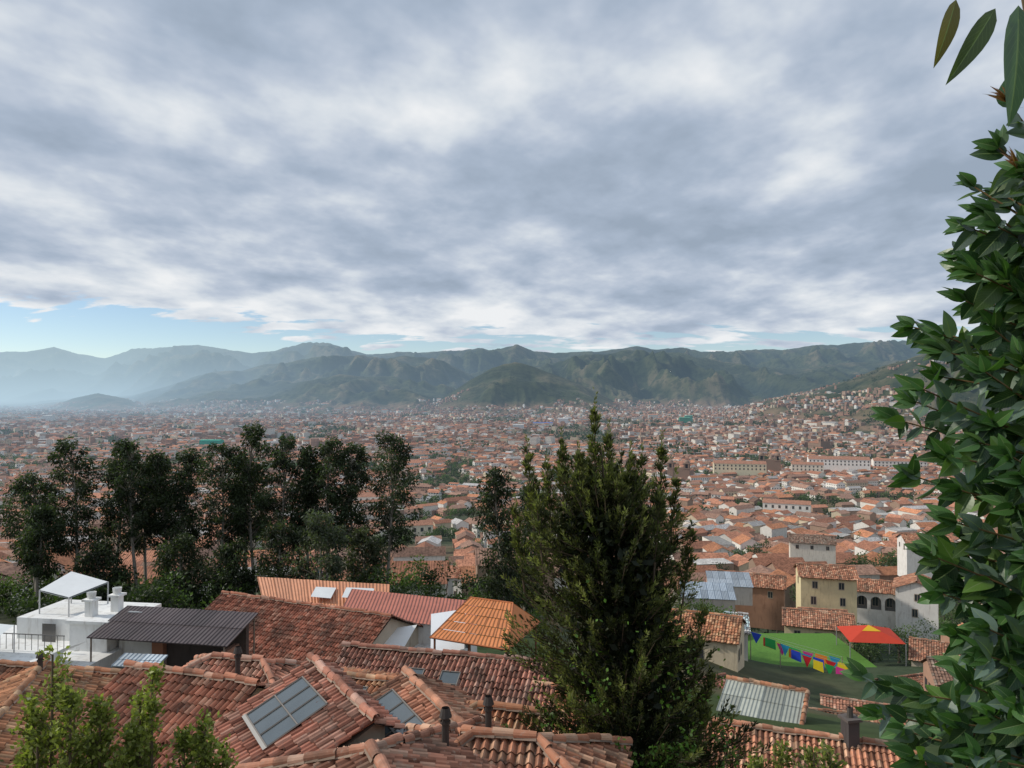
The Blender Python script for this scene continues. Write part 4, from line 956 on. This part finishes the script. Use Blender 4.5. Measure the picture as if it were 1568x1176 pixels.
# ------------------------------------------------------------------ landmarks in the old town
def long_building(name, x, y, l, w, h, ang, col, roof=(.40, .20, .13), rows=2, nw=14):
    S = Soup(); z = gz(x, y); a = rad(ang); d = np.array([math.cos(a), math.sin(a), 0]); n = np.array([math.sin(a), -math.cos(a), 0])
    add_houses(S, np.array([x]), np.array([y]), np.array([z]), np.array([a]), np.array([float(l)]), np.array([float(w)]), np.array([float(h)]), np.array([.38]), np.array([col]), np.array([roof]), WALL, np.array([4.]))
    for r in range(rows):
        for i in range(nw):
            t = (i + .5) / nw * l - l / 2; c = np.array([x, y, z + h - 2.6 - r * 4.2]) + d * t + n * w / 2
            window(S, c, d, n, 1.6, 2.2)
    return S.build(name)
long_building('white_convent_building', 450, 1010, 78, 18, 22, -16, (.95, .92, .85), nw=16)
long_building('cream_colonial_building', 298, 960, 66, 16, 21, -12, (.88, .78, .55), nw=13)
long_building('white_convent_building', 395, 980, 40, 14, 17, -18, (.82, .75, .62), nw=8)
long_building('white_convent_building', 560, 1060, 70, 16, 17, -14, (.85, .80, .72), nw=14)
long_building('white_convent_building', -120, 620, 40, 12, 13, 10, (.80, .76, .68), nw=8)
long_building('cream_colonial_building', 90, 700, 46, 13, 13, -20, (.75, .66, .48), nw=9)
long_building('white_convent_building', 210, 560, 34, 11, 12, -24, (.82, .79, .72), nw=7)
long_building('cream_colonial_building', -60, 430, 26, 10, 10, 16, (.78, .70, .55), nw=6)
def church(x, y, ang, s=1.0):
    S = Soup(); z = gz(x, y); a = rad(ang); c = (.28, .19, .14); ca, sa = math.cos(a), math.sin(a)
    def off(u, v): return (x + (u * ca - v * sa) * s, y + (u * sa + v * ca) * s)
    X, Y = off(0, 22); S.box((X, Y, z - 4), (22 * s, 46 * s, 20 * s), a, c)
    add_houses(S, np.array([X]), np.array([Y]), np.array([z + 10. * s]), np.array([a + math.pi / 2]), np.array([47. * s]), np.array([23. * s]), np.array([6.2 * s]), np.array([.35]), np.array([c]), np.array([(.36, .17, .1)]), WALL, np.array([1.]))
    X, Y = off(0, -2.2); S.box((X, Y, z - 4), (14 * s, 3 * s, 27 * s), a, c); 
    for u in (-11, 11):
        X, Y = off(u, 0); S.box((X, Y, z - 4), (8 * s, 8 * s, 25 * s), a, c); S.box((X, Y, z - 4 + 25 * s), (9 * s, 9 * s, .9 * s), a, np.array(c) * 1.15)
        for (i, j) in ((-1, -1), (1, -1), (1, 1), (-1, 1)):
            P = off(u + i * 3, j * 3); S.box((*P, z - 3.1 + 25 * s), (1.8 * s, 1.8 * s, 6 * s), a, c)
        S.box((X, Y, z + 2.9 + 25 * s - 6 + 6 * (s - 1)), (3.2 * s, 3.2 * s, 6 * s), a, (.05, .04, .04))
        S.box((X, Y, z - 3.1 + 31 * s), (8.6 * s, 8.6 * s, .9 * s), a, np.array(c) * 1.15)
        for k in range(5):
            t0, t1 = k / 5 * math.pi / 2, (k + 1) / 5 * math.pi / 2
            S.tube((X, Y, z - 2.2 + (31 + 4 * math.sin(t0)) * s), (X, Y, z - 2.2 + (31 + 4 * math.sin(t1)) * s), 3.8 * s * math.cos(t0), 3.8 * s * math.cos(t1) + .01, c, WALL, 12)
        S.tube((X, Y, z - 2.2 + 35 * s), (X, Y, z - 2.2 + 37.5 * s), .3, .1, c, WALL)
    S.build('stone_church')
church(352, 1000, -20, .95); church(205, 900, -25, .9); church(640, 1500, 20, .8)
for (x, y, l, w, h, col, nm) in [(110, 2600, 70, 30, 14, (.10, .16, .42), 'blue_roof_stadium'), (190, 2700, 36, 22, 26, (.75, .74, .72), 'white_tower_block'), (660, 2800, 40, 22, 26, (.12, .36, .24), 'green_apartment_block'), (700, 2900, 30, 20, 30, (.16, .42, .32), 'green_apartment_block'),
                             (-640, 1560, 45, 20, 16, (.05, .42, .30), 'teal_roof_hall'), (20, 2300, 34, 18, 18, (.7, .7, .68), 'white_apartment_block'), (-1900, 3000, 40, 22, 28, (.7, .68, .64), 'white_apartment_block'), (-1750, 3300, 30, 20, 34, (.6, .55, .5), 'white_apartment_block')]:
    S = Soup(); z = gz(x, y)
    add_houses(S, np.array([float(x)]), np.array([float(y)]), np.array([z]), np.array([-.1]), np.array([float(l)]), np.array([float(w)]), np.array([float(h)]), np.array([.12]), np.array([col if 'stadium' not in nm else (.75, .73, .7)]), np.array([col]), WWIN, np.array([4.]))
    S.build(nm)

# ------------------------------------------------------------------ sky, sun, camera
sd = Vector((-.80, .10, .58)).normalized()
el = math.asin(sd.z); az = math.atan2(sd.x, sd.y)
w = bpy.data.worlds.new("World"); scene.world = w; w.use_nodes = True; nt = w.node_tree; nt.nodes.clear(); L = nt.links
out = nd(nt, 'ShaderNodeOutputWorld')
sky = nd(nt, 'ShaderNodeTexSky', sky_type='NISHITA'); sky.sun_disc = False; sky.sun_elevation = el; sky.sun_rotation = az; sky.altitude = 3400; sky.air_density = 1.2; sky.dust_density = .6
bg1 = nd(nt, 'ShaderNodeBackground'); L.new(sky.outputs[0], bg1.inputs[0]); bg1.inputs[1].default_value = .11
tc = nd(nt, 'ShaderNodeTexCoord'); sp = nd(nt, 'ShaderNodeSeparateXYZ'); L.new(tc.outputs['Generated'], sp.inputs[0])
X, Y, Z = sp.outputs
zc = mth(nt, 'ADD', mth(nt, 'MAXIMUM', Z, 0.), .17)
px = mth(nt, 'DIVIDE', X, zc); py = mth(nt, 'DIVIDE', Y, zc)
cv = nd(nt, 'ShaderNodeCombineXYZ'); L.new(px, cv.inputs[0]); L.new(py, cv.inputs[1])
def cn(scale, rotz, sx, sy, detail, rough, dist, off):
    mp = nd(nt, 'ShaderNodeMapping'); mp.inputs['Rotation'].default_value = (0, 0, rad(rotz)); mp.inputs['Scale'].default_value = (sx, sy, 1); mp.inputs['Location'].default_value = off
    L.new(cv.outputs[0], mp.inputs[0]); n = nd(nt, 'ShaderNodeTexNoise'); n.inputs['Scale'].default_value = scale; n.inputs['Detail'].default_value = detail; n.inputs['Roughness'].default_value = rough; n.inputs['Distortion'].default_value = dist
    L.new(mp.outputs[0], n.inputs['Vector']); return n.outputs[0]
nA = cn(2.5, -35, 1., .8, 5, .48, .1, (3.1, 1.7, 0)); nB = cn(.8, -20, .95, 1.0, 1, .5, 0, (7.7, 2.2, 0)); nC = cn(8, -35, 1.0, .8, 3, .55, 0, (1, 5, 0))
s = mth(nt, 'ADD', mth(nt, 'ADD', mth(nt, 'MULTIPLY', nA, .54), mth(nt, 'MULTIPLY', nB, .31)), mth(nt, 'MULTIPLY', nC, .15))
# thinner, brighter cloud toward the sun side and the valley end
glow = mth(nt, 'MULTIPLY', ss_node(nt, X, .35, -.8), mth(nt, 'SUBTRACT', 1., ss_node(nt, Z, .12, .55)))
s = mth(nt, 'ADD', s, mth(nt, 'MULTIPLY', glow, .06))
s = mth(nt, 'ADD', s, mth(nt, 'MULTIPLY', mth(nt, 'SUBTRACT', 1., ss_node(nt, Z, .04, .17)), .085))
cr = nd(nt, 'ShaderNodeValToRGB'); L.new(s, cr.inputs[0]); e = cr.color_ramp.elements
e[0].position = .39; e[0].color = (.34, .415, .52, 1); e[1].position = .66; e[1].color = (.90, .92, .94, 1)
x = e.new(.465); x.color = (.42, .50, .62, 1); x = e.new(.52); x.color = (.53, .60, .71, 1); x = e.new(.58); x.color = (.70, .755, .82, 1)
bg2 = nd(nt, 'ShaderNodeBackground'); L.new(cr.outputs[0], bg2.inputs[0]); bg2.inputs[1].default_value = .95
# coverage: full overcast aloft, clear slots low on the left and along the horizon
low = mth(nt, 'SUBTRACT', 1., ss_node(nt, Z, .05, .14)); low2 = mth(nt, 'SUBTRACT', 1., ss_node(nt, Z, .07, .19))
thr = mth(nt, 'ADD', mth(nt, 'MULTIPLY', low, .43), mth(nt, 'MULTIPLY', mth(nt, 'MULTIPLY', low2, ss_node(nt, X, -.12, -.48)), .28))
nD = cn(3.4, -10, .8, 1.5, 5, .58, .2, (11, 3, 0))
dlt = mth(nt, 'SUBTRACT', nD, mth(nt, 'ADD', thr, .08))
cov = ss_node(nt, dlt, 0., .10)
mx = nd(nt, 'ShaderNodeMixShader'); L.new(cov, mx.inputs[0]); L.new(bg1.outputs[0], mx.inputs[1]); L.new(bg2.outputs[0], mx.inputs[2]); L.new(mx.outputs[0], out.inputs[0])

sl = bpy.data.lights.new('sun', 'SUN'); sl.energy = 2.7; sl.angle = rad(3); sl.color = (1, .93, .83)
so = bpy.data.objects.new('sun', sl); scene.collection.objects.link(so); so.rotation_euler = sd.to_track_quat('Z', 'Y').to_euler()
cam = bpy.data.cameras.new('camera'); cam.sensor_width = 36; cam.lens = 25.7; cam.clip_start = .05; cam.clip_end = 60000
co = bpy.data.objects.new('camera', cam); scene.collection.objects.link(co); co.location = (0, 0, 0); co.rotation_euler = (rad(90.87), 0, 0)
scene.camera = co
